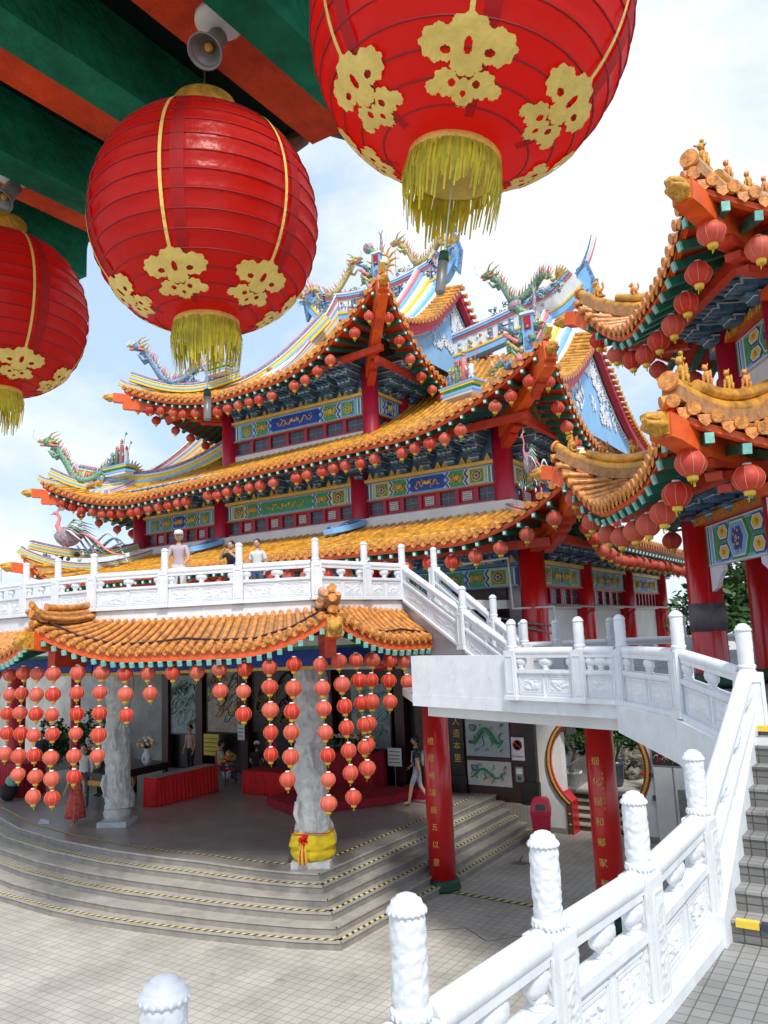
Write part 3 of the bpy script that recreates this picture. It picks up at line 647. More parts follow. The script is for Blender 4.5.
# ---- ridges, verges, gables
def gabled(t,R,roof,Dq,xr,xl,ridge_y,swr,swl,seed,rise,ql=1.):
    W=R.ref; rz=R.pt('f',(xr+xl)/2,Dq).z
    for sgn,xg in((1,xr),(-1,xl)):
        qs=1. if sgn>0 else ql; pf=[R.pt('f',xg,qs+(Dq-qs)*i/12) for i in range(13)]; pb=[R.pt('b',xg,qs+(Dq-qs)*i/12) for i in range(13)]
        g=MB([sky_b,edge,white]); xw=xg-sgn*.12
        F=[Vector((xw,p.y,p.z-.05)) for p in pf]; B=[Vector((xw,p.y,p.z-.05)) for p in pb]
        zb=min(F[0].z,B[0].z)-.3
        for i in range(12):
            g.add([(xw,F[i].y,F[i].z),(xw,F[i+1].y,F[i+1].z),(xw,B[i+1].y,B[i+1].z),(xw,B[i].y,B[i].z)],[(0,1,2,3)],sky_b)
        g.add([(xw,F[0].y,zb),(xw,B[0].y,zb),B[0],F[0]],[(0,1,2,3)],sky_b)
        go=g.build('gable',t)
        fl=MB([white,edge]); rr=random.Random(seed)
        top=rz
        # border line + flower sprays
        for PP in(F,B):
            fl.tube([Vector((xw+sgn*.03,p.y+(.16 if PP is F else -.16),p.z-.3)) for p in PP[:-1]]+[Vector((xw+sgn*.03,ridge_y,rz-.65))],.03,5,edge)
            for i in range(len(PP)-1):
                for k in range(3):
                    p=PP[i].lerp(PP[i+1],k/3); fl.ball((xw+sgn*.03,p.y+(.3 if PP is F else -.3),p.z-.42),.04,white,5,4)
        zc0=F[0].z+.1; Hh=rz-zc0
        for i in range(330):
            v=rr.random()**1.3; hw=(1-v)*(ridge_y-F[0].y)*.72; a=rr.gauss(0,.42)
            if abs(a)>1: continue
            y=ridge_y+a*hw; z=zc0+.25+v*(Hh-1.3)
            yy=noise.noise(Vector((y*1.1,z*1.1,seed)))
            if yy<-.08: continue
            if i%3: 
                for k in range(4): fl.ball((xw+sgn*.03,y+.06*cos(k*1.57+i),z+.06*sin(k*1.57+i)),(.02,.05,.05),white,5,4)
            else: fl.tube([(xw+sgn*.03,y,z),(xw+sgn*.04,y+.14*rr.uniform(-1,1),z+.16),(xw+sgn*.03,y+.22*rr.uniform(-1,1),z+.3)],.018,4,white)
        fl.build('floral_relief',go)
        bb=MB([crim]); 
        for PP in(pf,pb):
            for i in range(12):
                a,c=PP[i],PP[i+1]; x0=xg+sgn*.2; x1=xg-sgn*.02
                bb.add([(x0,a.y,a.z-.06),(x0,c.y,c.z-.06),(x0,c.y,c.z-.4),(x0,a.y,a.z-.4),(x1,a.y,a.z-.06),(x1,c.y,c.z-.06),(x1,c.y,c.z-.4),(x1,a.y,a.z-.4)],[(0,1,2,3),(7,6,5,4),(3,2,6,7),(0,4,5,1)],crim)
        bb.build('bargeboard',t)
        vt=MB([tile_y,tile_lt]); vb=MB([pink,white,lblue,yellow,edge])
        for side,PP in(('f',pf),('b',pb)):
            # short verge tiles
            tot=sum((PP[i+1]-PP[i]).length for i in range(12)); n=int(tot/.26)
            for i in range(n+1):
                q=qs+(Dq-qs)*i/n*.985; p=R.pt(side,xg,q); 
                vt.tube([Vector((xg-sgn*.5,p.y,p.z+.16)),Vector((xg+sgn*.3,p.y,p.z+.03))],.085,7,tile_y); vt.tube([Vector((xg+sgn*.29,p.y,p.z+.03)),Vector((xg+sgn*.34,p.y,p.z+.025))],.1,8,tile_lt)
            # striped descending ridge, lies inboard of verge tiles
            offs=[(.5,.16,white,.34),(.66,.14,lblue,.36),(.8,.16,white,.38),(.96,.12,yellow,.37),(1.08,.14,white,.4),(1.22,.12,lblue,.42),(1.34,.1,pink,.46),(1.44,.07,white,.44)]
            for (ofs,wd,mt,hh) in offs:
                L0=[];
                for i in range(25):
                    q=(.0 if qs<=1 else qs*.8)+(Dq-(.0 if qs<=1 else qs*.8))*i/24; x=xg-sgn*(ofs)
                    xx=x+sgn*(.0); p=R.pt(side,xg-sgn*ofs,max(q,.75)); L0.append(p)
                vs=[];fs=[]
                kk=offs.index((ofs,wd,mt,hh))
                for ii,p in enumerate(L0):
                    v_=(ii/24)**1.6; h2=.1+(kk+1)*(.012+.17*v_)
                    vs+=[p+Vector((0,0,0)),p+Vector((-sgn*wd*1.05,0,0)),p+Vector((-sgn*wd*1.05,0,h2)),p+Vector((0,0,h2))]
                for i in range(24):
                    for k in range(4): a_=i*4+k; c_=i*4+(k+1)%4; fs.append((a_,c_,c_+4,a_+4))
                fs.append((0,1,2,3)); vb.add(vs,fs,mt)
        for side in('f','b'):       # striped inner face
            q0=(.0 if qs<=1 else qs*.8); cols=[lblue,white,yellow,white,lblue,white,pink,purple]
            for c_i,mt in enumerate(cols):
                vs=[];fs=[]
                for i in range(25):
                    q=q0+(Dq-q0)*i/24; p=R.pt(side,xg-sgn*1.525,max(q,.75)); v_=(i/24)**1.6; h2=.1+8*(.012+.17*v_)
                    vs+=[p+Vector((-sgn*.005,0,h2*c_i/8)),p+Vector((-sgn*.005,0,h2*(c_i+1)/8))]
                for i in range(24): fs.append((i*2,i*2+1,i*2+3,i*2+2))
                vb.add(vs,fs,mt)
        vt.build('verge_tiles',roof); vb.build('verge_ridge',roof)
    # main ridge with swallowtail ends
    xc=(xr+xl)/2; n=44; path=[]
    xR=xr+swr[0]; xL=xl-swl[0]
    for i in range(n+1):
        x=xL+(xR-xL)*i/n; u=(x-xc)/((xr-xl)/2); z=rz-.1+rise*min(abs(u),1.)**2.2+ max(0,abs(u)-.9)**1.5*swr[1]*8
        path.append((x,ridge_y,z))
    path=[Vector(q) for q in path]
    b=MB([white]); sweep(b,path,[(0,.22,.2,lblue),(.22,.3,.23,yellow),(.3,.86,.15,white),(.86,.94,.22,pink),(.94,1.04,.26,lblue),(1.04,1.1,.28,white),(1.1,1.16,.2,purple)])
    o=b.build('main_ridge',t)
    # carved panels on ridge front
    b=MB([dblue,teal,dyel,white,pink]); rr=random.Random(seed)
    for i in range(3,n-3):
        p=Vector(path[i])
        b.box(p.x-.1,p.x+.1,ridge_y-.17,ridge_y-.15,p.z+.36,p.z+.8,dblue if (i//5)%2 else white)
        for k in range(3): b.ball((p.x+rr.uniform(-.1,.1),ridge_y-.18,p.z+.38+rr.random()*.4),(.07,.03,.06),[dyel,teal,white,pink,lblue][rr.randrange(5)],6,4,.5,i+k)
        b.tube([(p.x+.1*cos(a*.8)*(1-a/12),ridge_y,p.z+1.2+.08*sin(a*.8)*(1-a/12)) for a in range(7)],.018,4,edge if i%2 else lblue)
    b.build('carved_panels',o)
    for sgn,E in((1,path[-1]),(-1,path[0])):
        b=MB([purple,white,dblue,yellow]); E=Vector(E)-Vector((sgn*.4,0,.25)); k=swr[1] if sgn>0 else swl[1]
        for dx,mt,r in((0,white,.05),(.1,pink,.045),(-.1,dblue,.05)):
            pts=[(E.x+dx*.6*1+sgn*(.05+.75*t_-.1*t_**3),ridge_y+dx,E.z+.9+k*(t_**1.35)) for t_ in [j/10 for j in range(11)]]
            b.tube(pts,[r*(1.3-j/10) for j in range(11)],6,mt)
        b.poly([(E.x,ridge_y-.08,E.z+.2),(E.x+sgn*.45,ridge_y-.08,E.z-.35),(E.x+sgn*.62,ridge_y-.08,E.z+.6),(E.x+sgn*.4,ridge_y-.08,E.z+1.3),(E.x,ridge_y-.08,E.z+1.1)],(0,.16,0),dblue)
        b.poly([(E.x+sgn*.08,ridge_y-.1,E.z+.3),(E.x+sgn*.4,ridge_y-.1,E.z-.1),(E.x+sgn*.5,ridge_y-.1,E.z+.6),(E.x+sgn*.35,ridge_y-.1,E.z+1.1),(E.x+.04*sgn,ridge_y-.1,E.z+.9)],(0,.02,0),lblue)
        b.build('swallowtail',o)
    return o,path,rz
g2,p2,rz2=gabled(t2,R2,rf2,D2,-7.72,-25.6,25.6,(.1,1.25),(.2,1.25),3,1.3)
g3,p3,rz3=gabled(t3,R3,rf3,D3,-12.75,-19.6,25.6,(.2,1.15),(.2,1.15),5,.6,3.3/.75)
# hip ridges on the eaves
def hip(t,R,side,corner,q0,k=1.,qtip=-.15):
    P=hip_path(R,side,corner,q0,.0,16); d=(P[-1]-P[-2]); d.normalize()
    P=P+[P[-1]+d*.22+Vector((0,0,.06))]
    b=MB([yellow]); sweep(b,P,scaled(HIPB,k)); return b.build('hip_ridge',t),P
for t,R,qs in((t2,R2,4.4),(t3,R3,4.6)):
    for side,corner in(('f','a'),('f','b'),('b','a'),('b','b')): hip(t,R,side,corner,1.2,.42)
hip(t1,R1,'f','a',1.,.5); hip(t1,R1,'f','b',1.,.42)
for t,R,q in((t2,R2,.9),(t3,R3,.9),(t1,R1,.45)):
    corner_beam(t,R,'f','a',q if R is not R1 else .5); corner_beam(t,R,'f','b',q if R is not R1 else .5,w=.34,h=.5,ext=.1)
# long corner braces from corner columns up to the tip
for (c0,R,side,cn,w_) in(((-8.96,20.38,10.75),R2,'f','b',.32),((-13.65,20.8,13.6),R3,'f','b',.3),((-7.5,18.4,7.6),R1,'f','b',.32),((-19.9,20.8,13.6),R3,'f','a',.26),((-24.2,20.38,10.75),R2,'f','a',.26)):
    b=MB([orange,redor]); tip=R.pt(side,R.span(side)[1] if cn=='b' else R.span(side)[0],0,-.62); b.bar(c0,tip,w_,.4,orange); c1=Vector(c0).lerp(tip,.45); 
    for k in range(3): b.bar(Vector(c0)-Vector((0,0,.3+.1*k)),c1.lerp(Vector(c0),.2*k)-Vector((0,0,.32+.1*k)),w_*.8,.07,redor)
    b.build('corner_brace',hall)
for (x0,x1,y,z) in((-25.6,-7.6,19.25,10.3),(-22,-12.4,19.7,13.45),(-24,-6.5,17.2,7.2)): b=MB([redor]); b.bar((x0,y,z),(x1,y,z+(.55 if y>18 else 0)),.16,.2,redor); b.build('eave_purlin',hall)
for (x,y0,y1,z) in((-7.75,19.3,32,10.75),(-12.7,19.8,31,13.7),(-6.4,17.3,33,7.3)): b=MB([redor]); b.bar((x,y0,z),(x,y1,z),.16,.2,redor); b.build('eave_purlin',hall)
# dragons and figures on the hips (left side corners), ridge
def hp(R,side,corner,q,dz=.35): 
    P=hip_path(R,side,corner,q,q,1); return tuple(P[0]+Vector((0,0,dz)))
def long_ridge(t,P0,P1,sag,k=1.):
    b=MB([yellow]); P=[Vector(P0).lerp(Vector(P1),i/20)-Vector((0,0,sag*sin(pi*i/20))) for i in range(21)]; sweep(b,P,scaled(HIPB,k)); b.build('hip_ridge',t); return P
# swooping front-left ridge of each storey that carries the dragon
dl=Vector(R2.pt('f',-26.5,0)); P=long_ridge(t2,dl+Vector((.1,.15,.28)),(-23.9,20.4,11.5),.5,.68)
dragon('roof_dragon',t2,tuple(P[9]+Vector((-.1,0,.25))),radians(35),3.7,teal,edge,1,'green roof dragon with yellow mane on the left corner of the middle eave')
figures('opera_figures',t2,tuple(P[15]+Vector((.2,-.3,.45))),0,1.15)
dl=Vector(R3.pt('f',-22.7,0)); P=long_ridge(t3,dl+Vector((.1,.15,.28)),(-19.6,21.2,14.9),.5,.68)
dragon('roof_dragon',t3,tuple(P[9]+Vector((-.1,0,.25))),radians(35),3.4,dblue,edge,1,'blue roof dragon on the left corner of the top eave')
figures('opera_figures',t3,tuple(P[16]+Vector((.3,-.3,.35))),0,1.0)
dl=Vector(R1.pt('f',-24.5,0)); P=long_ridge(t1,dl+Vector((.1,.15,.25)),(-24.0,20.1,8.8),.3,.6)
phoenix('roof_phoenix',t1,tuple(P[7]+Vector((-.1,0,-.1))),radians(30),3.0,'purple and green phoenix on the left corner of the lowest eave')
# left sweeping striped ridge behind the middle column row
long_ridge(t2,(-19.9,22.6,13.2),(-26.2,19.0,11.7),1.05,1.1); long_ridge(t3,(-17.6,24.2,17.6),(-21.6,20.,14.2),1.0,1.0)
# big ridge dragons and finials
dragon('roof_dragon',g3,(-13.9,25.45,rz3+1.25),radians(-8),3.0,dyel,teal,1,'yellow dragon climbing the top ridge')
dragon('roof_dragon',g3,(-18.6,25.45,rz3+1.1),radians(8),3.0,dyel,pink,-1,'yellow dragon at the left of the top ridge')
dragon('roof_dragon',g2,(-9.9,25.35,rz2+1.65),radians(-14),3.4,teal,dyel,1,'green dragon climbing the middle ridge')
b=MB([goldd,white,edge]); b.lathe([(.0,-.3),(.2,-.22),(.3,0),(.2,.22),(0,.3)],(-15.9,25.5,rz3+1.9),14,white)
for k in range(14):
    a=2*pi*k/14; b.tube([(-15.9+.38*cos(a),25.5,rz3+1.9+.38*sin(a)),(-15.9+.6*cos(a+.1),25.5,rz3+1.9+.6*sin(a+.1)),(-15.9+.85*cos(a),25.5,rz3+1.9+.85*sin(a))],[.06,.04,.01],5,goldd)
b.tube([(-15.9+.38*cos(a*.45),25.5,rz3+1.9+.38*sin(a*.45)) for a in range(15)],.05,5,goldd); b.box(-16.1,-15.7,25.4,25.6,rz3+.9,rz3+1.6,edge)
b.tube([(-15.5,25.9,rz3+1),(-15.5,25.9,rz3+4.6)],[.02,.008],5,edge); b.build('sun_finial',g3)
def figure_post(t,loc,k):
    b=MB([lblue,white,crim,dblue,pink,teal,dyel,purple,dark]); x,y,z=loc
    b.box(x-.16*k,x+.16*k,y-.1*k,y+.1*k,z-.3*k,z+1.25*k,lblue); b.box(x-.1*k,x+.1*k,y-.12*k,y-.1*k,z+.8*k,z+1.2*k,crim); b.box(x-.1*k,x+.1*k,y-.12*k,y-.1*k,z+.25*k,z+.6*k,dblue)
    b.box(x-.2*k,x+.2*k,y-.14*k,y+.14*k,z+1.25*k,z+1.32*k,white)
    b.tube([(x+.16*k,y,z+1.2*k),(x+.22*k,y,z+1.7*k),(x+.2*k,y,z+2.0*k)],[.06*k,.05*k,.03*k],6,purple)
    for s in(-1,1): b.tube([(x+.2*k,y,z+1.95*k),(x+(.2+.1*s)*k,y,z+2.12*k)],.02*k,4,purple)
    b.ball((x-.35*k,y,z+1.6*k),(.2*k,.16*k,.18*k),purple,9,7,.5,2); b.ball((x-.45*k,y,z+1.72*k),(.12*k,.1*k,.1*k),dark,8,6,.5,4)
    b.tube([(x-.3*k,y,z+1.5*k),(x-.1*k,y,z+1.35*k),(x-.15*k,y,z+.9*k),(x-.3*k,y,z+.5*k)],[.13*k,.12*k,.1*k,.07*k],8,teal)
    rr=random.Random(5)
    for i in range(46): b.ball((x+rr.uniform(-.7,.3)*k,y+rr.uniform(-.15,.15)*k,z+rr.uniform(-.5,.9)*k),rr.uniform(.05,.12)*k,[teal,edge,purple,dyel,dblue,pink,white][i%7],6,4,.7,i)
    for s in range(4): b.tube([(x-.3*k,y-.1*k,z+s*.25*k),(x-(.5+.1*s)*k,y-.15*k,z+(.3+s*.25)*k),(x-(.7-.05*s)*k,y-.1*k,z+(.2+s*.3)*k)],[.06*k,.05*k,.02*k],6,[teal,dyel,pink,dblue][s])
    return b.build('figure_group',t)
tp3=R3.pt('f',-12.0,0,0); tp2=R2.pt('f',-6.85,0,0)
figure_post(t3,(tp3.x-.75,tp3.y+.95,tp3.z+.05),.85); figure_post(t2,(tp2.x-.85,tp2.y+1.0,tp2.z-.1),.95)
dragon('roof_dragon',t2,(tp2.x-1.5,tp2.y+1.4,tp2.z-.3),radians(-25),2.2,teal,dyel,-1,'green dragon beside the figures on the middle roof corner')
figures('opera_figures',t2,(-9.6,19.35,11.75),radians(-15),1.1)
o=phoenix('roof_phoenix',t1,(-6.9,17.2,8.45),radians(20),1.7,'pink phoenix standing on the right corner of the lowest eave'); o.scale=(.45,.8,1.35)
# lanterns along the hall eaves
def eave_lanterns(R,side,t0,t1,sp,q,dz,d,desc,group,gaps=()):
    n=int(abs(t1-t0)/sp); k=0
    for i in range(n+1):
        t=t0+(t1-t0)*i/n+random.uniform(-.05,.05)
        if i in gaps: continue
        p=R.pt(side,t,q,dz+random.uniform(-.04,.02)); lantern(tuple(p),d*random.uniform(.97,1.04),'faded red lantern under the '+desc+', '+ordw(k)+' from the '+('right corner' if side in 'fb' else 'near corner'),group); k+=1
eave_lanterns(R2,'f',-7.4,-26.3,.47,.25,-.36,.34,'middle storey front eave','lanterns along the middle storey front eave',gaps=(3,9,17,25))
eave_lanterns(R2,'r',18.9,22.5,.62,.25,-.36,.34,'middle storey right eave','lanterns along the middle storey right eave')
eave_lanterns(R2,'l',18.8,22.5,.65,.25,-.36,.34,'middle storey left eave','lanterns along the middle storey left eave')
eave_lanterns(R3,'f',-12.6,-21.8,.47,.25,-.36,.34,'top storey front eave','lanterns along the top storey front eave',gaps=(2,7,14))
eave_lanterns(R3,'r',19.6,27,.62,.25,-.36,.34,'top storey right eave','lanterns along the top storey right eave')
eave_lanterns(R3,'l',19.4,22.9,.65,.25,-.36,.34,'top storey left eave','lanterns along the top storey left eave')
eave_lanterns(R1,'f',-6.2,-17.4,.62,.06,-.36,.34,'lowest storey front eave','lanterns along the lowest storey front eave')
eave_lanterns(R1,'r',16.8,30.5,.58,.06,-.36,.34,'lowest storey right eave','lanterns along the lowest storey right eave')
# pipes and junction boxes by the corner column
b=MB([white,grey]); b.tube([(-9.2,18.05,6.95),(-7.95,18.03,7.0),(-7.9,18.0,5.75),(-6.95,18.25,5.75),(-6.95,18.3,4.5)],.04,6,white)
b.tube([(-9.0,18.1,5.7),(-7.6,17.95,5.4),(-6.95,18.15,5.3)],.03,5,grey); b.tube([(-9.0,18.1,5.6),(-7.6,17.9,5.3),(-6.9,18.15,5.1)],.03,5,grey)
b.tube([(-7.1,18.7,5.78),(-7.05,24,5.78),(-7.1,33,5.78)],.035,6,grey)
b.build('conduit',t1)
#PART2
# ------------------------------------------------------------------ white balustrades
def relief(b,x0,x1,z0,z1,y,nu,nv,amp,fr,seed,mt=white,s=1):
    def fn(u,v):
        e=min(u,1-u,v,1-v)*8; e=min(1,e); p=Vector(((x0+(x1-x0)*u)*fr,(z0+(z1-z0)*v)*fr,seed*3.1))
        q=noise.noise(p)+.5*noise.noise(p*2.3+Vector((3,1,2))); h=max(0,1-abs(q)*3.2)**.7
        return (x0+(x1-x0)*u,y+s*amp*h*e,z0+(z1-z0)*v)
    b.grid(fn,nu,nv,mt)
def make_post(parent,x,y,z,H,rz,lv,r=.068):
    k=H/1.2; sq=.095; zs=.74*k; hc=H-zs
    b=MB([white]); b.box(-sq,sq,-sq,sq,0,zs,white); b.box(-sq-.02,sq+.02,-sq-.02,sq+.02,0,.06,white)
    n=40 if lv>1 else (18 if lv else 12); m=34 if lv>1 else (10 if lv else 4)
    if lv>0:
        for sx in (0,1):
            T0=(lambda p:Vector((p.x,p.y,p.z))) if not sx else (lambda p:Vector((-p.y,p.x,p.z)))
            for sg in(-1,1):
                b.T=(lambda p,T0=T0,sg=sg:T0(Vector((p.x,p.y*sg,p.z))))
                w=.062; 
                for (a,c) in(((-w,.1),(-w,zs-.08)),((w,.1),(w,zs-.08))): b.bar((a[0],sq+.003,a[1]),(c[0],sq+.003,c[1]),.012,.012,white,up=(0,1,0))
                b.bar((-w,sq+.003,.1),(w,sq+.003,.1),.012,.012,white,up=(0,1,0)); b.bar((-w,sq+.003,zs-.08),(w,sq+.003,zs-.08),.012,.012,white,up=(0,1,0))
                if lv>1: relief(b,-w,w,.11,zs-.09,sq+.002,12,60,.009,22,x*7+sg+sx)
        b.T=None
    b.lathe([(r*1.12,0),(r*1.15,.012),(r*.98,.02),(r*1.12,.035),(r*1.2,.06),(r*1.08,.068)],(0,0,zs),n if lv>1 else 14,white)
    if lv>1:
        for i in range(18):
            a=2*pi*i/18; b.ball((r*1.12*cos(a),r*1.12*sin(a),zs+.04),(.009,.009,.016),white,6,4)
            b.ball((r*1.06*cos(a),r*1.06*sin(a),zs+hc-.055),(.009,.009,.01),white,6,4)
    vs=[];fs=[]
    for j in range(m+1):
        v=j/m; zz=zs+.065+(hc-.12)*v
        for i in range(n):
            a=2*pi*i/n; q=0
            if lv:
                p=Vector((cos(a)*2.0+x,sin(a)*2.0+y,zz*19)); q=noise.noise(p)+.5*noise.noise(p*2.1); q=max(0,1-abs(q)*3.4)**.7*min(1,min(v,1-v)*9)
            R=r*(.97+.06*v*(1-v)*4*.3)+(.0075 if lv>1 else .005)*q; vs.append((R*cos(a),R*sin(a),zz))
    for j in range(m):
        for i in range(n): a=j*n+i; c=j*n+(i+1)%n; fs.append((a,c,c+n,a+n))
    b.add(vs,fs,white,True)
    zt=H-.065; b.lathe([(r*.98,0),(r*1.1,.006),(r*1.12,.022),(r*.96,.03),(r*.93,.036),(r*.86,.05),(r*.62,.056),(r*.6,.064),(r*.3,.072),(0,.074)],(0,0,zt),max(n,16),white)
    return b.build('post',parent,(x,y,z),(0,0,rz))
def seg(parent,P0,P1,H,lv,seedv,nb=2,solid=0):
    P0=Vector(P0);P1=Vector(P1); d=Vector((P1.x-P0.x,P1.y-P0.y,0)); L_=d.length; u=d/L_; n=Vector((u.y,-u.x,0)); dz=P1.z-P0.z; k=H/1.2; g=.1
    T=lambda p: Vector((P0.x,P0.y,0))+u*p.x+n*p.y+Vector((0,0,P0.z+dz*p.x/L_+p.z))
    b=MB([white]); b.T=T; cz=.715*k; r=.068*k
    N=16 if lv>1 else 8
    b.tube([(g,0,cz),(L_-g,0,cz)],r,N,white); b.box(g,L_-g,-r*.75,r*.75,cz-r*1.25,cz-r*.3,white); b.build('coping',parent)
    b=MB([white]); b.T=T
    b.box(g,L_-g,-.062,.062,.405*k,.455*k,white); b.box(g,L_-g,-.05,.05,.385*k,.405*k,white); b.box(g,L_-g,-.033,.033,.06*k,.385*k,white); b.box(g,L_-g,-.085,.085,0,.06*k,white)
    M=2 if L_>.7 else 1; w=(L_-2*g)/M
    for sgn in(-1,1):
        for i in range(M):
            x0=g+w*i+.035; x1=g+w*(i+1)-.035
            for ins,t in ((0,.014),(.03,.008)):
                z0=.1*k+ins; z1=.36*k-ins; a0=x0+ins; a1=x1-ins; y=sgn*.036
                for p,q in(((a0,y,z0),(a1,y,z0)),((a0,y,z1),(a1,y,z1))): b.bar(p,q,.016,t,white,up=(0,1,0))
                for p,q in(((a0,y,z0-.008),(a0,y,z1+.008)),((a1,y,z0-.008),(a1,y,z1+.008))): b.bar(p,q,.016,t,white,up=(0,1,0))
            nu,nv=((56,34) if lv>1 else ((26,14) if lv else (10,6)))
            relief(b,x0+.045,x1-.045,.1*k+.045,.36*k-.045,sgn*.034,nu,nv,.014 if lv else .02,(15 if lv>1 else 12),seedv+i+sgn*.3,s=sgn)
    b.build('carved_panel',parent)
    for i in range(nb+1):
        cx=g+.02+(L_-2*g-.04)*i/nb if nb else L_/2
        half=(i in(0,nb)); cx=min(max(cx,g+.05),L_-g-.05)
        v=MB([white]); v.T=T; z0=.455*k
        v.lathe([(.05,0),(.055,.012),(.035,.02),(.045,.035),(.05,.05),(.035,.06),(.03,.066)],(cx,0,z0),12,white)
        a_=.125 if not half else .095
        n1,m1=(28,16) if lv>1 else (10,6)
        vs=[];fs=[]
        for j in range(m1+1):
            t=pi*j/m1
            for i2 in range(n1):
                an=2*pi*i2/n1; dd=Vector((sin(t)*cos(an),sin(t)*sin(an),-cos(t))); p=dd*2.2+Vector((cx*5+seedv,0,0)); q=noise.noise(p*1.4); h=max(0,1-abs(q)*3.5)
                lob=1+.1*cos(an*2)*0+ .09*abs(sin(3*atan2(dd.z,dd.x)))
                vs.append((cx+dd.x*a_*lob,dd.y*(.045+.012*h),z0+.118*k+dd.z*.075*k*lob))
        for j in range(m1):
            for i2 in range(n1): a=j*n1+i2; c=j*n1+(i2+1)%n1; fs.append((a,c,c+n1,a+n1))
        v.add(vs,fs,white,True); v.build('cloud_baluster',parent)
def balustrade(name,label,pts,H,lv,posts=None,segs=None,group=None,nb=2):
    e=empty(name,pts[0],0,label,'balustrade',group)
    for i,p in enumerate(pts):
        q=pts[min(i+1,len(pts)-1)]; o=pts[max(i-1,0)]; rz=atan2(q[1]-o[1],q[0]-o[0])
        if posts is None or i in posts: make_post(e,p[0]-pts[0][0],p[1]-pts[0][1],p[2]-pts[0][2],H,rz,lv)
    for i in range(len(pts)-1):
        if segs is None or i in segs:
            a=Vector(pts[i])-Vector(pts[0]); c=Vector(pts[i+1])-Vector(pts[0]); seg(e,a,c,H,lv,i*1.7+len(pts),nb)
    return e
FZ=3.1; LZ=4.28; BZ=5.97
P=[(-1.99,1.77),(-1.72,2.73),(-1.6,3.82),(-1.46,4.9),(-1.37,6.12)]
balustrade('balustrade','nearest carved white balustrade beside the camera with cylinder-topped posts',[(x,y,FZ+(.07 if y>6 else 0)) for x,y in P],1.2,2)
N2=yw(3.22,7.3); N1=yw(2.94,10.2); LM=yw(3.09,8.6); L5=yw(2.53,10.7); L4=yw(1.77,11.6); N0=yw(.35,13.3)
balustrade('stair_balustrade','sloping white balustrade up the right-hand steps',[(-1.37,6.12,FZ+.02),(N2[0],N2[1],4.12)],1.2,2,posts=[],nb=3)
e=balustrade('balustrade','white balustrade round the front corner of the raised landing',[(N2[0],N2[1],4.12),(*LM,LZ),(*N1,LZ),(*L5,LZ),(*L4,LZ)],1.12,1)
for o in e.children:
    pass
# stair rails up to the balcony
S0=yw(2.05,13.4); S2=yw(.33,16.66); F0=yw(2.46,14.6); F2=yw(1.05,17.4)
lerp2=lambda a,b,t:(a[0]+(b[0]-a[0])*t,a[1]+(b[1]-a[1])*t)
balustrade('stair_balustrade','near white balustrade of the flight climbing to the balcony',[(*S0,LZ),(*lerp2(S0,S2,.39),LZ+1.69*.39),(*S2,BZ)],1.15,1)
balustrade('stair_balustrade','far white balustrade of the flight climbing to the balcony',[(*F0,LZ),(*lerp2(F0,F2,.3),LZ+1.69*.3),(*F2,BZ)],1.15,1)
Q=[yw(2.54,15.3),yw(3.18,15.3),yw(4.22,15.3),yw(5.6,15.3),yw(7.0,15.3)]
balustrade('balustrade','far white balustrade along the back of the landing',[(*q,LZ) for q in Q],1.12,1)
BP=[(-8.7,14.22),(-8.95,13.17),(-9.18,11.87),(-10.6,11.3),(-12.12,10.8),(-13.64,10.3),(-14.75,10.25),(-15.9,10.27),(-17.1,10.35),(-18.4,10.5),(-19.7,10.75),(-21.2,11.3)]
balustrade('balustrade','long white balustrade of the balcony over the orange tiled awning',[(x,y,BZ) for x,y in BP],1.17,1)
# ------------------------------------------------------------------ decks, stairs, walls
def deck(name,pts,z0,z1,mt,st=True,label=None,cat=None,side=None):
    b=MB([mt]); n=len(pts); b.add([(x,y,z1) for x,y in pts]+[(x,y,z0) for x,y in pts],[tuple(range(n)),tuple(range(2*n-1,n-1,-1))],mt)
    for i in range(n):
        a,c=pts[i],pts[(i+1)%n]; b.add([(*a,z0),(*c,z0),(*c,z1),(*a,z1)],[(0,1,2,3)],side or mt)
    o=b.build(name); 
    if st: structure(o)
    else: tag(o,label,cat)
    return o
def off(a,b_,d):     # shift both points sideways
    u=Vector((b_[0]-a[0],b_[1]-a[1])).normalized(); n=Vector((u.y,-u.x))*d; return (a[0]+n.x,a[1]+n.y),(b_[0]+n.x,b_[1]+n.y)
deck('landing_floor',[N0,N1,LM,N2,(N2[0],7.62),(7,7.62),(7,24),(-.5,24),yw(6.9,15.5),yw(1.0,15.5),yw(.2,15)],LZ-.14,LZ-.004,near_m,side=whitew)
b=MB([white])
def fascia(a,c,z0,z1,t=.14,o_=.0):
    a=Vector((*a,0));c=Vector((*c,0)); u=(c-a).normalized(); n=Vector((-u.y,u.x,0)); a=a+n*o_-u*.0; c=c+n*o_
    vs=[a-n*t,c-n*t,c+n*t*.1,a+n*t*.1]; b.add([v+Vector((0,0,z0)) for v in vs]+[v+Vector((0,0,z1)) for v in vs],[(3,2,1,0),(4,5,6,7),(0,1,5,4),(1,2,6,5),(2,3,7,6),(3,0,4,7)],white)
b2=lerp2(N1,N0,.475)
fascia(N1,N0,4.1,LZ+.0,.14); fascia(b2,N0,LZ+.0,4.9,.14,-.004)
b.build('landing_fascia'); tag(bpy.data.objects['landing_fascia'],'plain white fascia wall along the left part of the landing','wall')
b=MB([whitew]); a_,c_=off(N1,N0,.3)
b.bar((*lerp2(a_,c_,-.02),4.04),(*lerp2(a_,c_,.955),4.04),.3,.22,whitew); b.build('landing_beam'); tag(bpy.data.objects['landing_beam'],'grey-white beam set back under the landing fascia','beam')
b=MB([white]);
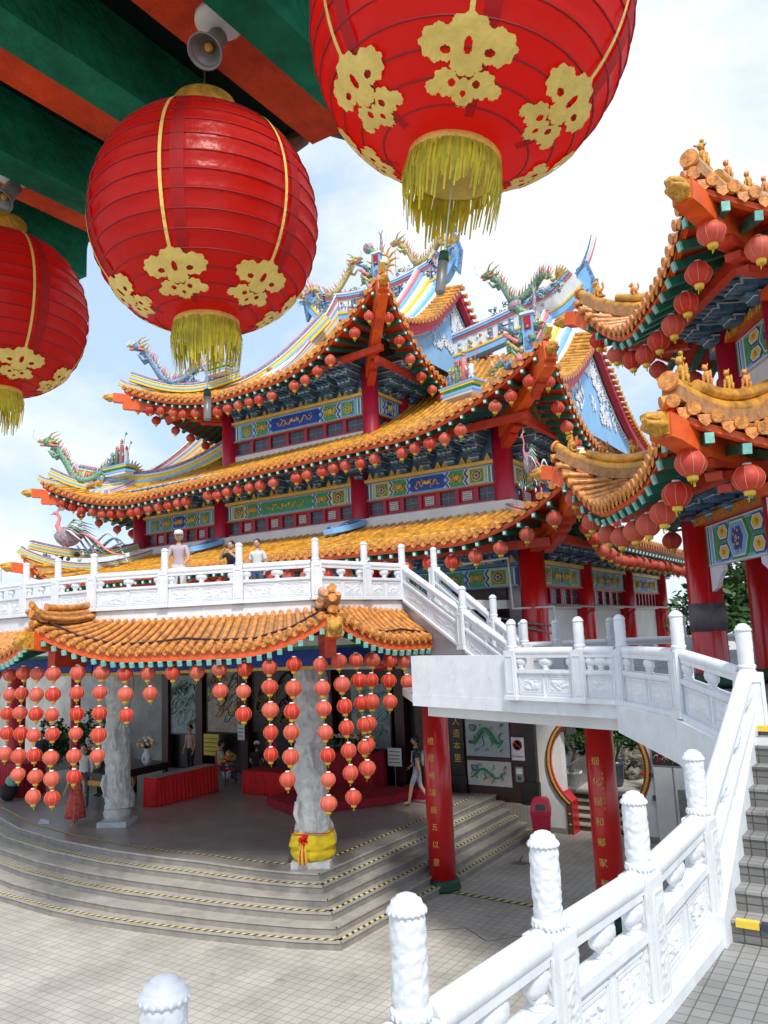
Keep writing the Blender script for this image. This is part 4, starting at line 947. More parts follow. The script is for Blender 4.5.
for (p,q,z0a,z0b) in((N2,LM,3.55,3.82),(LM,N1,3.82,3.95)):
    u=Vector((q[0]-p[0],q[1]-p[1],0)).normalized(); n=Vector((-u.y,u.x,0)); V=[Vector((*p,0))-n*.1,Vector((*q,0))-n*.1,Vector((*q,0))+n*.13,Vector((*p,0))+n*.13]
    zz=[z0a,z0b,z0b,z0a]; b.add([v+Vector((0,0,z)) for v,z in zip(V,zz)]+[v+Vector((0,0,LZ-.002 if p is LM or i in(1,2) else 4.12)) for i,v in enumerate(V)],[(3,2,1,0),(4,5,6,7),(0,1,5,4),(1,2,6,5),(2,3,7,6),(3,0,4,7)],white)
b.build('corner_fascia'); tag(bpy.data.objects['corner_fascia'],'white fascia under the corner balustrade beside the steps','wall')
# right-hand steps
for k in range(9):
    y=6.15+.2*k; z=FZ+.139*(k+1)
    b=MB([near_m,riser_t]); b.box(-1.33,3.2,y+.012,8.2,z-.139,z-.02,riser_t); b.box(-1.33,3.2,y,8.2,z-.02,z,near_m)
    if k in(0,8):
        for i in range(16): b.box(-1.2+i*.16,-1.2+i*.16+.15,y-.012,y+.04,z-.04,z+.006,yellow if i%2==0 else dark)
    structure(b.build('terrace_step'))
b=MB([white]); b.add([(-1.52,6.0,FZ-.3),(-1.24,6.0,FZ-.3),(-1.16,7.95,4.1),(-1.44,7.95,4.1),(-1.52,6.0,FZ+.2),(-1.24,6.0,FZ+.2),(-1.16,7.95,4.52),(-1.44,7.95,4.52)],[(3,2,1,0),(4,5,6,7),(0,1,5,4),(1,2,6,5),(2,3,7,6),(3,0,4,7)],white)
b.build('stair_kerb'); tag(bpy.data.objects['stair_kerb'],'white kerb running up the edge of the right-hand steps','kerb')
deck('terrace_floor',[(-2.02,1.0),(-2.0,-3),(6,-3),(6,6.13),(-1.36,6.13),(-1.46,4.9),(-1.6,3.82),(-1.72,2.73),(-1.99,1.77)],FZ-.4,FZ,near_m,side=whitew)
b=MB([white])
for p,q in zip([(-2.02,1.0)]+P[:-1],P): b.bar((*p,FZ-.1),(*q,FZ-.1),.24,.34,white)
b.build('terrace_kerb'); tag(bpy.data.objects['terrace_kerb'],'white kerb under the nearest balustrade','kerb')
# balcony stairs and slab
for k in range(12):
    t0=k/12; a,c=lerp2(S0,S2,t0),lerp2(F0,F2,t0); a1,c1=lerp2(S0,S2,1),lerp2(F0,F2,1); z=LZ+1.69*(k+1)/12
    deck('balcony_step',[a,c,c1,a1],z-.141,z,near_m,side=whitew)
b=MB([white]); a=Vector((*S0,0)); c=Vector((*S2,0)); u=(c-a).normalized(); n=Vector((-u.y,u.x,0))*-.1
for sgn in(1,):
    V=[a-u*.1,c+u*.1]; b.poly([V[0]+Vector((0,0,LZ)),V[1]+Vector((0,0,LZ)),V[1]+Vector((0,0,BZ+.1)),V[0]+Vector((0,0,LZ+.16))],n*2,white)
b.build('stair_stringer'); tag(bpy.data.objects['stair_stringer'],'white side wall under the flight climbing to the balcony','wall')
deck('balcony_floor',BP[::-1][:0]+[S2,*BP,(-24,13),(-26,18),(-8.0,18.2),F2],5.76,BZ-.004,whitew,side=white)
deck('hall_floor',[(-26,17),(-7.7,17),(-7.7,20.2),(-9.6,20.2),(-9.6,34),(-26,34)],5.0,5.3,whitew)
b=MB([whitew]); 
for p,q in zip(BP[:-1],BP[1:]): 
    a,c=off(p,q,.06); b.bar((*a,5.74),(*c,5.74),.16,.4,white)
b.build('balcony_fascia'); tag(bpy.data.objects['balcony_fascia'],'white fascia band under the balcony balustrade','wall')
# ------------------------------------------------------------------ awning roof over the stage
aw=empty('tiled_awning',(0,0,0),0,'orange tiled awning curling up at its corners below the balcony','awning')
E_=[(-7.55,14.9),(-8.2,11.0),(-13.62,9.15),(-19.6,9.55),(-25,12.2)]; I_=[(-8.75,14.9),(-9.12,11.93),(-13.7,10.4),(-19.2,10.75),(-24,13.4)]
def strip_pt(i,t,q,dz=0):
    e=Vector(lerp2(E_[i],E_[i+1],t)); c=Vector(lerp2(I_[i],I_[i+1],t)); L_=(Vector(E_[i+1])-Vector(E_[i])).length
    la=.55 if i>0 else 0; lb=.55 if i<3 else 0
    ca=max(0,1-t*L_/1.9)**2*la; cb=max(0,1-(1-t)*L_/1.9)**2*lb
    p=e.lerp(c,q); o=(e-c).normalized()*.18*(ca+cb)/.55*(1-q); z=5.16+(.42*q+.2*q*q)+(ca+cb)*(1-q)**1.2
    return Vector((p.x+o.x,p.y+o.y,z+dz))
for i in range(4):
    L_=(Vector(E_[i+1])-Vector(E_[i])).length; n=int(L_/.19); tl=MB([tile_n,under,tile_lt]); fb=MB([orange,redor]); rf=MB([green,greenp])
    u=Vector((E_[i+1][0]-E_[i][0],E_[i+1][1]-E_[i][1],0)).normalized(); o_=Vector((-u.y,u.x,0)); c0=Vector((*I_[i],0))-Vector((*E_[i],0)); 
    if o_.dot(c0)>0: o_=-o_
    for k in range(n+1):
        t=k/n; q1=1.
        tl.tube([strip_pt(i,t,j/5,.04) for j in range(6)],.05,8,tile_n)
        p=strip_pt(i,t,0,.035); tl.tube([p+o_*.07-Vector((0,0,.02)),p-o_*.02],.068,12,tile_lt); tl.tube([p+o_*.085-Vector((0,0,.02)),p+o_*.06-Vector((0,0,.02))],.04,8,tile_lt)
        if k<n:
            for j in range(5): tl.add([strip_pt(i,t,j/5),strip_pt(i,t+1/n,j/5),strip_pt(i,t+1/n,(j+1)/5),strip_pt(i,t,(j+1)/5)],[(0,1,2,3)],under)
            fb.add([strip_pt(i,t,.0,-.05),strip_pt(i,t+1/n,.0,-.05),strip_pt(i,t+1/n,.0,-.2),strip_pt(i,t,.0,-.2)],[(0,1,2,3)],orange)
            fb.add([strip_pt(i,t,.02,-.12),strip_pt(i,t+1/n,.02,-.12),strip_pt(i,t+1/n,.95,-.2),strip_pt(i,t,.95,-.2)],[(0,1,2,3)],redor)
            c=strip_pt(i,t+.5/n,0,0)+o_*.03; sd=u*.09; tl.add([c-sd,c-sd*.6-Vector((0,0,.06)),c-Vector((0,0,.1)),c+sd*.6-Vector((0,0,.06)),c+sd],[(0,1,2,3,4)],tile_lt)
        if k%2==0 or True:
            a=strip_pt(i,t,.0,-.24); c=strip_pt(i,t,.9,-.34); rf.bar(a,c,.08,.09,green); d=(a-c).normalized(); rf.bar(a,a+d*.04,.083,.093,greenp)
    o=tl.build('awning_roof',aw); fb.build('eave_board',o); rf.build('rafters',o)
    b=MB([goldd,orange]); ia=Vector((*I_[i],0)); ic=Vector((*I_[i+1],0)); b.bar(ia+Vector((0,0,5.6))+o_*.12,ic+Vector((0,0,5.6))+o_*.12,.14,.26,tile); b.build('wall_moulding',aw)
for i,(nm) in((0,'b'),(1,'b'),(2,'b')):
    Pq=[strip_pt(i,1.,q,.08) for q in (1,.8,.6,.4,.2,.05)]; d=(Pq[-1]-Pq[-2]).normalized(); tip=Pq[-1]+d*.12+Vector((0,0,.12)); b=MB([tile_n,tile_lt,under])
    path=Pq+[tip]
    sweep(b,path,[(0,.16,.09,under)]); b.tube([p+Vector((0,0,.18)) for p in path],.06,10,tile_n); b.tube([p+Vector((0,0,.3)) for p in path[:-2]],.065,10,tile_n)
    for s_ in(-1,1): b.tube([p+Vector((0.09*s_,0.05*s_,.08)) for p in path],.05,8,tile_n)
    for p_ in(path[-1]+Vector((0,0,.18)),path[-3]+Vector((0,0,.3)),path[-1]+Vector((0,0,.02))): b.tube([p_,p_+d*.03],.075,12,tile_lt)
    b.build('corner_ridge',aw)
    bm_=MB([orange]); p0=strip_pt(i,1.,.8,-.42); p1=strip_pt(i,1.,.0,-.3); d2=(p1-p0).normalized(); bm_.bar(p0,p1+d2*.1,.24,.3,orange); bm_.bar(p0-Vector((0,0,.25)),p1-d2*.4-Vector((0,0,.3)),.2,.3,redor); o=bm_.build('corner_beam',aw)
    g=MB([goldd]); g.ball((0,0,0),(.16,.13,.15),goldd,14,10,.8,i); g.box(-.15,.04,-.13,.13,-.16,.16,goldd); g.build('beam_head',o,tuple(p1+d2*.24),(0,0,atan2(d2.y,d2.x)))
b=MB([blue2,lblue,gold,pgreen]); 
for i in range(3):
    a=lerp2(I_[i],I_[i+1],0);c=lerp2(I_[i],I_[i+1],1); b.bar((*a,4.9),(*c,4.9),.16,.34,blue2); b.bar((*a,4.72),(*c,4.72),.18,.06,gold); b.bar((*a,5.08),(*c,5.08),.18,.05,pgreen)
b.build('lintel',aw)
# dark cable draped along the awning
b=MB([maroon]); pts=[]
for i in range(3):
    for k in range(9): 
        p=strip_pt(i,k/8,.15,.13-.08*sin(pi*(k%4)/4)); pts.append(p)
b.tube(pts,.022,5,maroon); tag(b.build('cable'),'dark cable draped over the tile ends of the awning','cable')
# lantern strings
def lstring(p,n,d,sp,where,grp,long=False):
    sx_,sy_=random.uniform(-.035,.035),random.uniform(-.035,.035)
    for k in range(n):
        pos='only lantern of' if n==1 else ('top lantern of' if k==0 else ('lowest lantern of' if k==n-1 else ordw(k)+' lantern down'))
        lantern((p[0]+sx_*k+random.uniform(-.02,.02),p[1]+sy_*k+random.uniform(-.02,.02),p[2]-sp*k+random.uniform(-.02,.02)),d*random.uniform(.93,1.06),'pinkish red lantern, '+pos+' '+where,grp)
g_='lantern strings under the tiled awning'
for k,n in enumerate([7,6,5,3,2,1,1,2,3,5,6,7]):
    t=.035+.93*k/11; p=strip_pt(1,t,.14,-.32); p.z=min(p.z,4.95); lstring(p,n,.275,.375,'in the '+ordw(k)+' string left of the front corner','lantern strings along the awning front')
for k,n in enumerate([7,6,5,3,2,1,1]):
    t=.955-.8*k/7; p=strip_pt(0,t,.14,-.32); p.z=min(p.z,5.0); lstring(p,n,.275,.375,'in the '+ordw(k)+' string right of the front corner','lantern strings along the awning right side')
for k,n in enumerate([7,6,5,4,3,3,2]):
    t=.04+.1*k; p=strip_pt(2,t,.14,-.32); p.z=min(p.z,4.95); lstring(p,n,.275,.375,'in the '+ordw(k)+' string beyond the left corner','lantern strings beyond the awning left corner')
# ------------------------------------------------------------------ stage steps
F_=[(-8.62,11.54),(-9.3,11.28),(-10.22,11.03),(-11.21,10.8),(-12.29,10.6),(-13.49,10.42),(-14.93,10.34),(-16.84,10.42),(-19,10.75),(-22,11.7),(-26,13.6)]
def step_line(k,ins=0.):
    out=[(-8.5-.23*k-ins,20.2),(-8.5-.23*k-ins,15.5)]
    for i,(x,y) in enumerate(F_):
        w=min(1,(-8.62-x)/4); out.append((x-(.22*k+ins)*(1-w),y+k*(.17+.13*w)+ins*.9))
    return out
for k in range(6):
    ln=step_line(k); pts=ln+[(-26,20.2)]; z=.15*(k+1)
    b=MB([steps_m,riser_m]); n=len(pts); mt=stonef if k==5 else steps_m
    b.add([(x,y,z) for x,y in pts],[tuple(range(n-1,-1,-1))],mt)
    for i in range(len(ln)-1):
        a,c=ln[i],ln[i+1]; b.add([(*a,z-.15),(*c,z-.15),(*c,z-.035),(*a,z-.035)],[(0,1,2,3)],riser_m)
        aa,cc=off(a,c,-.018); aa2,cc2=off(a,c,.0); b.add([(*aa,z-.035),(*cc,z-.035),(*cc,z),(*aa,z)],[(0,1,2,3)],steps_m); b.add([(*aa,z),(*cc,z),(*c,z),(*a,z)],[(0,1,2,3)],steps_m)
    structure(b.build('stage_floor' if k==5 else 'stage_step'))
def tape(ln,z,w=.075,name='hazard_tape'):
    b=MB([tapem]); d=0
    for a,c in zip(ln[:-1],ln[1:]):
        A_=Vector(a);C_=Vector(c); L_=(C_-A_).length; a2,c2=off(a,c,w)
        if w<0: pass
        b.add([(*a,z),(*c,z),(*c2,z),(*a2,z)],[(0,1,2,3)],tapem,uv=[[(d*4,0),((d+L_)*4,0),((d+L_)*4,.22),(d*4,.22)]]); d+=L_
    structure(b.build(name))
tape(step_line(0,.02),.156); tape(step_line(2,.02),.456); tape(step_line(4,.02),.756); tape(step_line(5,.38),.906)
tape([(-8.5,15.1),(-5.3,14.98)],.012,.13)
b=MB([court_m]); b.box(-8.45,-3,15.15,20.3,0.0,.008); structure(b.build('gateway_paving'))
# dark stain lines where the paving was cut
b=MB([dark]); 
for p,q in(((-8.3,12.6),(-7.2,13.4)),((-7.2,13.4),(-6.6,13.0)),((-6.6,13.0),(-5.2,14.6)),((-8.3,12.6),(-8.4,11.4)),((-8.3,15.0),(-5.3,14.9))): b.add([(p[0],p[1]-.008,.004),(q[0],q[1]-.008,.004),(q[0],q[1]+.008,.004),(p[0],p[1]+.008,.004)],[(0,1,2,3)],dark)
structure(b.build('paving_joint'))
# ------------------------------------------------------------------ text on columns
def text_mesh(txt,size,bend=None,ext=.004,font=None):
    cu=bpy.data.curves.new('t','FONT'); cu.body=txt; cu.size=size; cu.align_x='CENTER'; cu.align_y='CENTER'; cu.extrude=ext; cu.resolution_u=3
    o=bpy.data.objects.new('t',cu); COL.objects.link(o); dg=bpy.context.evaluated_depsgraph_get(); dg.update()
    me=bpy.data.meshes.new_from_object(o.evaluated_get(dg)); bpy.data.objects.remove(o); return me
def column_text(parent,chars,r,az,z0,dz,size,mt=gold):
    for i,ch in enumerate(chars):
        me=text_mesh(ch,size)
        for v in me.vertices:
            x,y,z=v.co; a=az+x/(r+.004); v.co=((r+.006+z)*cos(a),(r+.006+z)*sin(a),y)
        me.materials.clear(); me.materials.append(mt); o=bpy.data.objects.new('character',me); COL.objects.link(o); o.parent=parent; o.location=(0,0,z0-dz*i)
def red_col(x,y,z1,r,label,chars,az,zt,small=None):
    e=empty('red_pillar',(x,y,0),0,label,'pillar')
    b=MB([red]); b.lathe([(r*1.0,.2),(r*.99,z1*.5),(r*.97,z1)],n=36,mt=red); b.build('shaft',e)
    b=MB([dgreen]); b.lathe([(r*1.28,0),(r*1.3,.06),(r*1.2,.14),(r*1.22,.18),(r*1.02,.23)],n=28,mt=dgreen); b.build('base',e)
    column_text(e,chars,r,az,zt,.345,.155)
    if small: column_text(e,small,r,az+.42,zt-.2,.085,.045)
c1=(-8.62,15.15); c2=yw(3.74,14.9)
camaz=lambda x,y: atan2(-y,-x)
red_col(c1[0],c1[1],4.05,.285,'shiny red pillar with gold characters standing at the foot of the stage steps','禮恩有清盛五以意',camaz(*c1)-.42,3.0)
red_col(c2[0],c2[1],4.1,.26,'shiny red pillar with gold characters standing in front of the moon gate','烟化揚和鄉家有福',camaz(*c2)-.38,2.86,'農曆二零一六年立')
# ------------------------------------------------------------------ stone dragon pillars
def stone_pillar(x,y,z0,H,r,label):
    e=empty('dragon_pillar',(x,y,z0),0,label,'pillar'); b=MB([stone]); n,m=64,150
    vs=[];fs=[]
    for j in range(m+1):
        v=j/m; z=.42+(H-.42)*v
        for i in range(n):
            a=2*pi*i/n; ph=(a*1-z*2.1)%(2*pi); d=min(ph,2*pi-ph); coil=max(0,1-(d/.62)**2)**.5*.11
            p=Vector((cos(a)*2.2,sin(a)*2.2,z*2.6)); q=noise.noise(p+Vector((x,0,0)))+.5*noise.noise(p*2.3); wv=max(0,1-abs(q)*3.5)*.035
            sc_=.012*abs(sin(a*16))*abs(sin(z*28)) if coil>.02 else 0
            R=r*.86+max(coil+sc_,wv); 
            if v<.2: R+=.1*(1-v/.2)*max(0,noise.noise(Vector((cos(a)*1.2,sin(a)*1.2,z*1.1+x)))+.4)
            vs.append((R*cos(a),R*sin(a),z))
    for j in range(m):
        for i in range(n): a=j*n+i; c=j*n+(i+1)%n; fs.append((a,c,c+n,a+n))
    b.add(vs,fs,stone,True); b.lathe([(r*.95,.1),(r*1.05,.3),(r*.9,.43)],n=24,mt=stone)
    for k in range(3):       # claws and mane
        a=-1.9+k*.9; z=.9+k*1.1; b.tube([(r*cos(a),r*sin(a),z+.3),(1.25*r*cos(a+.1),1.25*r*sin(a+.1),z+.1),(1.15*r*cos(a+.2),1.15*r*sin(a+.2),z-.08)],[.06,.05,.03],7,stone)
        for q in(-.12,0,.12): b.tube([(1.15*r*cos(a+.2),1.15*r*sin(a+.2),z-.08),(1.2*r*cos(a+.2+q),1.2*r*sin(a+.2+q),z-.2)],[.022,.006],5,stone)
    b.build('shaft',e); b=MB([stone]); b.box(-r*1.15,r*1.15,-r*1.15,r*1.15,0,.12); b.build('plinth',e,rot=(0,0,.5)); return e
pe=stone_pillar(-10.2,12.85,.9,4.2,.33,'carved grey stone dragon pillar with yellow cloth at its base near the stage corner')
b=MB([yellow]); vs=[];fs=[];n=48;m=18
cloth=mat('yellow_cloth',(.72,.52,.01),.75,.12,8,.3,14)
for j in range(m+1):
    v=j/m
    for i in range(n):
        a=2*pi*i/n; p=Vector((cos(a)*1.4,sin(a)*1.4,v*3)); R=.38+.07*sin(pi*v)**.6+.035*noise.noise(p*1.6)-.03*max(0,1-abs(v-.38)*9); vs.append((R*cos(a),R*sin(a),.13+.5*v+.03*sin(a*3)*v))
for j in range(m):
    for i in range(n): a=j*n+i; c=j*n+(i+1)%n; fs.append((a,c,c+n,a+n))
b=MB([cloth,red]); b.add(vs,fs,cloth,True); b.tube([(.425*cos(a*.26),.425*sin(a*.26),.64+.02*sin(a)) for a in range(25)],.01,5,red); b.build('cloth_wrap',pe)
b=MB([redcloth,cloth,gold]); az=camaz(-10.2,12.85)-.42; cx,cy=.46*cos(az),.46*sin(az)
for i in range(40):
    rr=random.Random(i); b.ball((cx+rr.uniform(-.06,.06),cy+rr.uniform(-.06,.06),.56+rr.uniform(-.07,.07)),.028,redcloth,6,4,.5,i)
for i in range(7): b.tube([(cx+.01*(i-3),cy+.005*(i-3),.5),(cx+.022*(i-3),cy+.012*(i-3)-.03,.28),(cx+.026*(i-3),cy+.012*(i-3)-.02,.08+.01*(i%3))],[.016,.014,.01],5,[cloth,redcloth,gold][i%3])
b.build('red_rosette',pe)
stone_pillar(-16.85,13.5,.9,4.3,.32,'carved grey stone dragon pillar standing left of the black altar table')
#PART3
# ------------------------------------------------------------------ lower hall interior
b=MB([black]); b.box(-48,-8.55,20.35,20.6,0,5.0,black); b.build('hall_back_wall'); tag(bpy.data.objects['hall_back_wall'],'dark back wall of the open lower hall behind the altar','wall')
pw=mat('dim_plaster',(.34,.33,.31),.8,.2,1.5)
b=MB([pw]); b.box(-34,-22.6,20.2,20.34,.95,4.9,pw); b.build('plaster_wall'); tag(bpy.data.objects['plaster_wall'],'pale plaster wall at the left end of the lower hall','wall')
def mural(x0,x1,z0,z1,y,bg,mts,seed,label,cat='mural',frame=maroon):
    e=empty('wall_mural',((x0+x1)/2,y,z0),0,label,cat); b=MB([bg]+mts); b.box(x0-(x0+x1)/2,x1-(x0+x1)/2,-.02,.02,0,z1-z0,bg)
    rr=random.Random(seed); W=x1-x0;H=z1-z0
    for i in range(34):
        cx=rr.uniform(-.4,.4)*W; cz=rr.uniform(.18,.85)*H; s_=min(W,H)*rr.uniform(.04,.09); mt=mts[i%len(mts)]
        pts=[(cx+s_*2.2*cos(a*.6+i),-.035,min(max(cz+s_*1.5*sin(a*.8+i),.05*H),.95*H)) for a in range(9)]; pts=[(min(max(p[0],-W*.46),W*.46),p[1],p[2]) for p in pts]
        b.tube(pts,[s_*.45*(1-abs(a-4)/6) for a in range(9)],6,mt,flat=.25)
    b.build('picture',e); f_=MB([frame]); w=.05
    f_.box(-W/2-w,W/2+w,-.035,.02,-w,-.001); f_.box(-W/2-w,W/2+w,-.035,.02,H+.001,H+w); f_.box(-W/2-w,-W/2-.001,-.035,.02,0,H); f_.box(W/2+.001,W/2+w,-.035,.02,0,H); f_.build('frame',e); return e
mgrey=mat('mural_grey',(.3,.38,.38),.6,.2,6); mbeige=mat('mural_beige',(.42,.36,.28),.6,.2,5)
mural(-22.3,-21.0,2.1,4.1,20.18,mgrey,[pgreen,edge,teal,leafd],1,'grey-green carved mural behind the flower altar')
mural(-20.5,-19.0,2.2,4.5,20.2,mbeige,[brownm,blue,goldd,purple],2,'beige mural with small painted figures above the yellow notice')
mural(-14.4,-13.0,1.9,3.8,20.2,mgrey,[teal,lblue,edge],3,'teal and grey mural above the red offering table')
mural(-18.4,-15.6,2.3,4.4,20.24,black,[maroon,goldd],9,'black lacquered screen at the centre of the lower hall')
for x,wh in((-22.5,'left of the grey-green mural'),(-20.8,'between the grey-green and beige murals'),(-18.7,'left of the black lacquered screen'),(-15.2,'right of the black lacquered screen'),(-12.6,'just right of the teal mural'),(-11.9,'nearest the entrance gap')):
    b=MB([maroon]); b.box(x-.16,x+.16,20.05,20.3,.9,5,maroon); tag(b.build('screen_post'),'dark wooden post '+wh,'post','posts of the back wall')
for cp,lb in((yw(-11.9,25.6),'dark red pillar at the far left edge of the lower hall'),(yw(-10.3,26.3),'slim dark red pillar in front of the pale plaster wall')):
    e=empty('hall_pillar',(*cp,.9),0,lb,'pillar'); column(e,0,0,0,4.2,.28 if 'edge' in lb else .16,crim,'shaft')
def signboard(name,x0,x1,z0,z1,y,mt,label,lines=None,cat='sign',txt=None):
    e=empty(name,((x0+x1)/2,y,z0),0,label,cat); b=MB([mt,black,red]); W=x1-x0;H=z1-z0; b.box(-W/2,W/2,-.015,.015,0,H,mt); b.build('board',e)
    if lines:
        t=MB([maroon]); rr=random.Random(3)
        for i in range(lines):
            z=H*(1-(i+1)/(lines+1)); x=-W*.42
            while x<W*.36: w=rr.uniform(.03,.09)*W*1.4; t.box(x,x+w,-.02,-.0151,z-.012,z+.012); x+=w+.03*W
        t.build('lettering',e)
    return e
signboard('notice_board',-20.45,-19.75,1.45,2.15,19.95,yellow,'yellow notice board with dark writing below the beige mural',4)
e=signboard('notice_board',-12.75,-12.3,1.55,2.05,19.6,white,'white notice on a thin stand beside the red offering table',4); b=MB([grey]); b.tube([(0,0,-.65),(0,0,0)],.015,6); b.box(-.12,.12,-.1,.1,-.65,-.63); b.build('stand',e)
signboard('notice_sheet',-18.9,-18.6,2.0,2.5,19.98,white,'small white sheet pinned beside the grey-green mural',3)
# entrance side wall: black marble with two dragon tiles
e=empty('marble_wall',(-9.5,20.2,0),0,'black marble wall with two framed dragon pictures and a no smoking sign','wall')
b=MB([black,maroon]); b.box(-1.35,1.02,-.15,.2,.72,4.0,maroon); b.box(-1.4,-1.0,-.22,-.15,.8,3.9,black); b.box(.78,1.08,-.22,-.15,.7,3.9,black); b.box(-1.5,-.95,-.3,-.15,.7,1.35,black); b.box(.72,1.15,-.3,-.15,.5,1.3,black); b.build('wall_slab',e)
b=MB([wallt_m]); b.box(-.9,1.0,-.32,-.15,0,.72,wallt_m); b.build('tiled_plinth',e)
for (z0,z1,bgm,sd,mts) in((1.88,2.95,mat('picture_blue_grey',(.4,.47,.5),.3,.12,5),4,[pgreen,teal,leafd]),(1.12,1.76,mat('picture_white',(.6,.6,.58),.3,.08,5),5,[pgreen,dblue,teal,purple,pink])):
    p=MB([bgm]+mts); x0,x1=-.93,.36; p.box(x0,x1,-.2,-.15,z0,z1,bgm); H=z1-z0; cz=(z0+z1)/2
    pts=[(x0+.12+(x1-x0-.3)*t,-.215,cz+H*.18*sin(t*8+sd)) for t in [i/18 for i in range(19)]]
    p.tube(pts,[H*.15*(1.1-abs(t-.4)) for t in [i/18 for i in range(19)]],7,mts[0],flat=.3); p.ball((x0+.22,-.215,cz+H*.2),(.12,.02,.09),mts[1],8,6,.5,1)
    rr=random.Random(sd)
    for i in range(16):
        x=rr.uniform(x0+.12,x1-.12); z=rr.uniform(z0+.08,z1-.08); r_=.05*rr.uniform(.6,1.2); p.tube([(x+r_*cos(a*.9)*(1-a/9),-.212,z+r_*sin(a*.9)*(1-a/9)) for a in range(7)],.012,4,mts[i%len(mts)],flat=.5)
    for i in range(4):
        x=x0+.25+i*.25; p.tube([(x,-.215,cz+.02),(x+.05,-.215,cz-H*.2),(x-.03,-.215,cz-H*.28)],[.03,.022,.008],5,mts[0],flat=.4)
    p.build('dragon_picture',e)
sg=MB([white,red,dark]); sg.box(.43,.79,-.25,-.231,1.83,2.42,white)
sg.T=lambda p:Vector((.61+p.x,-.256-p.z,2.22+p.y)); sg.lathe([(.135,0),(.135,.004),(.108,.004),(.108,0)],n=28,mt=red); sg.bar((-.09,.08,.003),(.09,-.08,.003),.022,.004,red,up=(0,0,1)); sg.bar((-.07,-.02,.001),(.06,-.02,.001),.022,.003,dark,up=(0,0,1)); sg.tube([(.06,0,.001),(.08,.04,.001),(.05,.07,.001)],.008,4,dark); sg.T=None
so_=sg.build('no_smoking_sign',e)
me=text_mesh('NO SMOKING',.052,ext=.001); me.transform(Matrix.Rotation(pi/2,4,'X')); me.materials.clear(); me.materials.append(dark); o=bpy.data.objects.new('lettering',me); COL.objects.link(o); o.parent=so_; o.location=(.61,-.256,1.93)
mb=MB([grey,dark,white]); mb.box(.5,.72,-.24,-.16,1.28,1.66,grey); mb.box(.53,.69,-.25,-.24,1.48,1.62,white); mb.box(.56,.66,-.25,-.24,1.33,1.42,dark); mb.build('intercom_box',e)
for i,ch in enumerate('人造本里'):
    me=text_mesh(ch,.24); me.transform(Matrix.Rotation(pi/2,4,'X')); me.materials.clear(); me.materials.append(gold); o=bpy.data.objects.new('character',me); COL.objects.link(o); o.parent=e; o.location=(-1.2,-.235,2.78-.33*i)
# tables, altar, flowers
def draped(name,x,y,w,d,h,label,mt=redcloth,rz=0,top=None):
    e=empty(name,(x,y,.9),rz,label,'table'); b=MB([mt]); n=64; vs=[]
    per=2*(w+d)
    def P(t):
        s_=t*per
        if s_<w: return (-w/2+s_,-d/2,0,-1)
        s_-=w
        if s_<d: return (w/2,-d/2+s_,1,0)
        s_-=d
        if s_<w: return (w/2-s_,d/2,0,1)
        return (-w/2,d/2-(s_-w),-1,0)
    for j in range(5):
        for i in range(n*2):
            x_,y_,nx,ny=P((i/(n*2))%1); f_=.035*sin(i*1.9)*(j/4); vs.append((x_+nx*(f_+.03*j/4),y_+ny*(f_+.03*j/4),h*(1-j/4)+.01))
    N_=n*2; fs=[(j*N_+i,j*N_+(i+1)%N_,(j+1)*N_+(i+1)%N_,(j+1)*N_+i) for j in range(4) for i in range(N_)]+[tuple(range(N_))]
    b.add(vs,fs,mt,False); b.build('tablecloth',e)
    if top: t=MB([top]); t.box(-w/2+.05,w/2-.05,-d/2+.05,d/2-.05,h+.012,h+.035); t.build('tabletop',e)
    return e
draped('draped_table',-17.7,16.4,.5,2.3,.74,'low table with a bright red cloth in front of the black altar',top=mat('tray_grey',(.3,.3,.28),.5,.2,5))
draped('draped_table',-15.6,18.0,1.8,.8,.62,'long low red-covered table to the right of the seated visitors',top=crimcloth)
draped('offering_table',-13.75,19.3,1.7,.8,1.05,'tall crimson offering table covered with flowers beside the back wall',mt=crimcloth)
b=MB([crimcloth]); b.poly([(-14.7,16.6,.92),(-13.2,15.9,.92),(-11.6,17.9,.92),(-11.4,18.9,.92),(-14.7,18.9,.92)],(0,0,.2),crimcloth); tag(b.build('red_carpet_platform'),'low platform wrapped in crimson carpet in front of the offering table','platform')
b=MB([crimcloth]); b.box(-11.9,-11.1,18.7,19.7,.9,1.15); tag(b.build('red_step'),'small crimson step behind the strolling visitor','step')
e=empty('altar_table',(-18.95,15.6,.9),0,'black altar table with carved gold legs and blue and white vases','table')
b=MB([black]); b.box(-1.0,.55,-1.2,1.0,.86,.95); b.box(-.95,.5,-1.15,.95,.74,.86); b.build('tabletop',e)
for sx,sy in((-.9,-1.1),(.45,-1.1),(-.9,.9),(.45,.9)):
    b=MB([goldd,black]); b.box(sx-.06,sx+.06,sy-.06,sy+.06,0,.74,black); b.ball((sx,sy,.4),(.09,.09,.28),goldd,8,7,.6,int(sx*9)); b.build('leg',e)
b=MB([goldd]); relief(b,-.84,.4,.6,.74,-1.16,30,6,.03,9,2,goldd,-1); b.build('carved_apron',e)
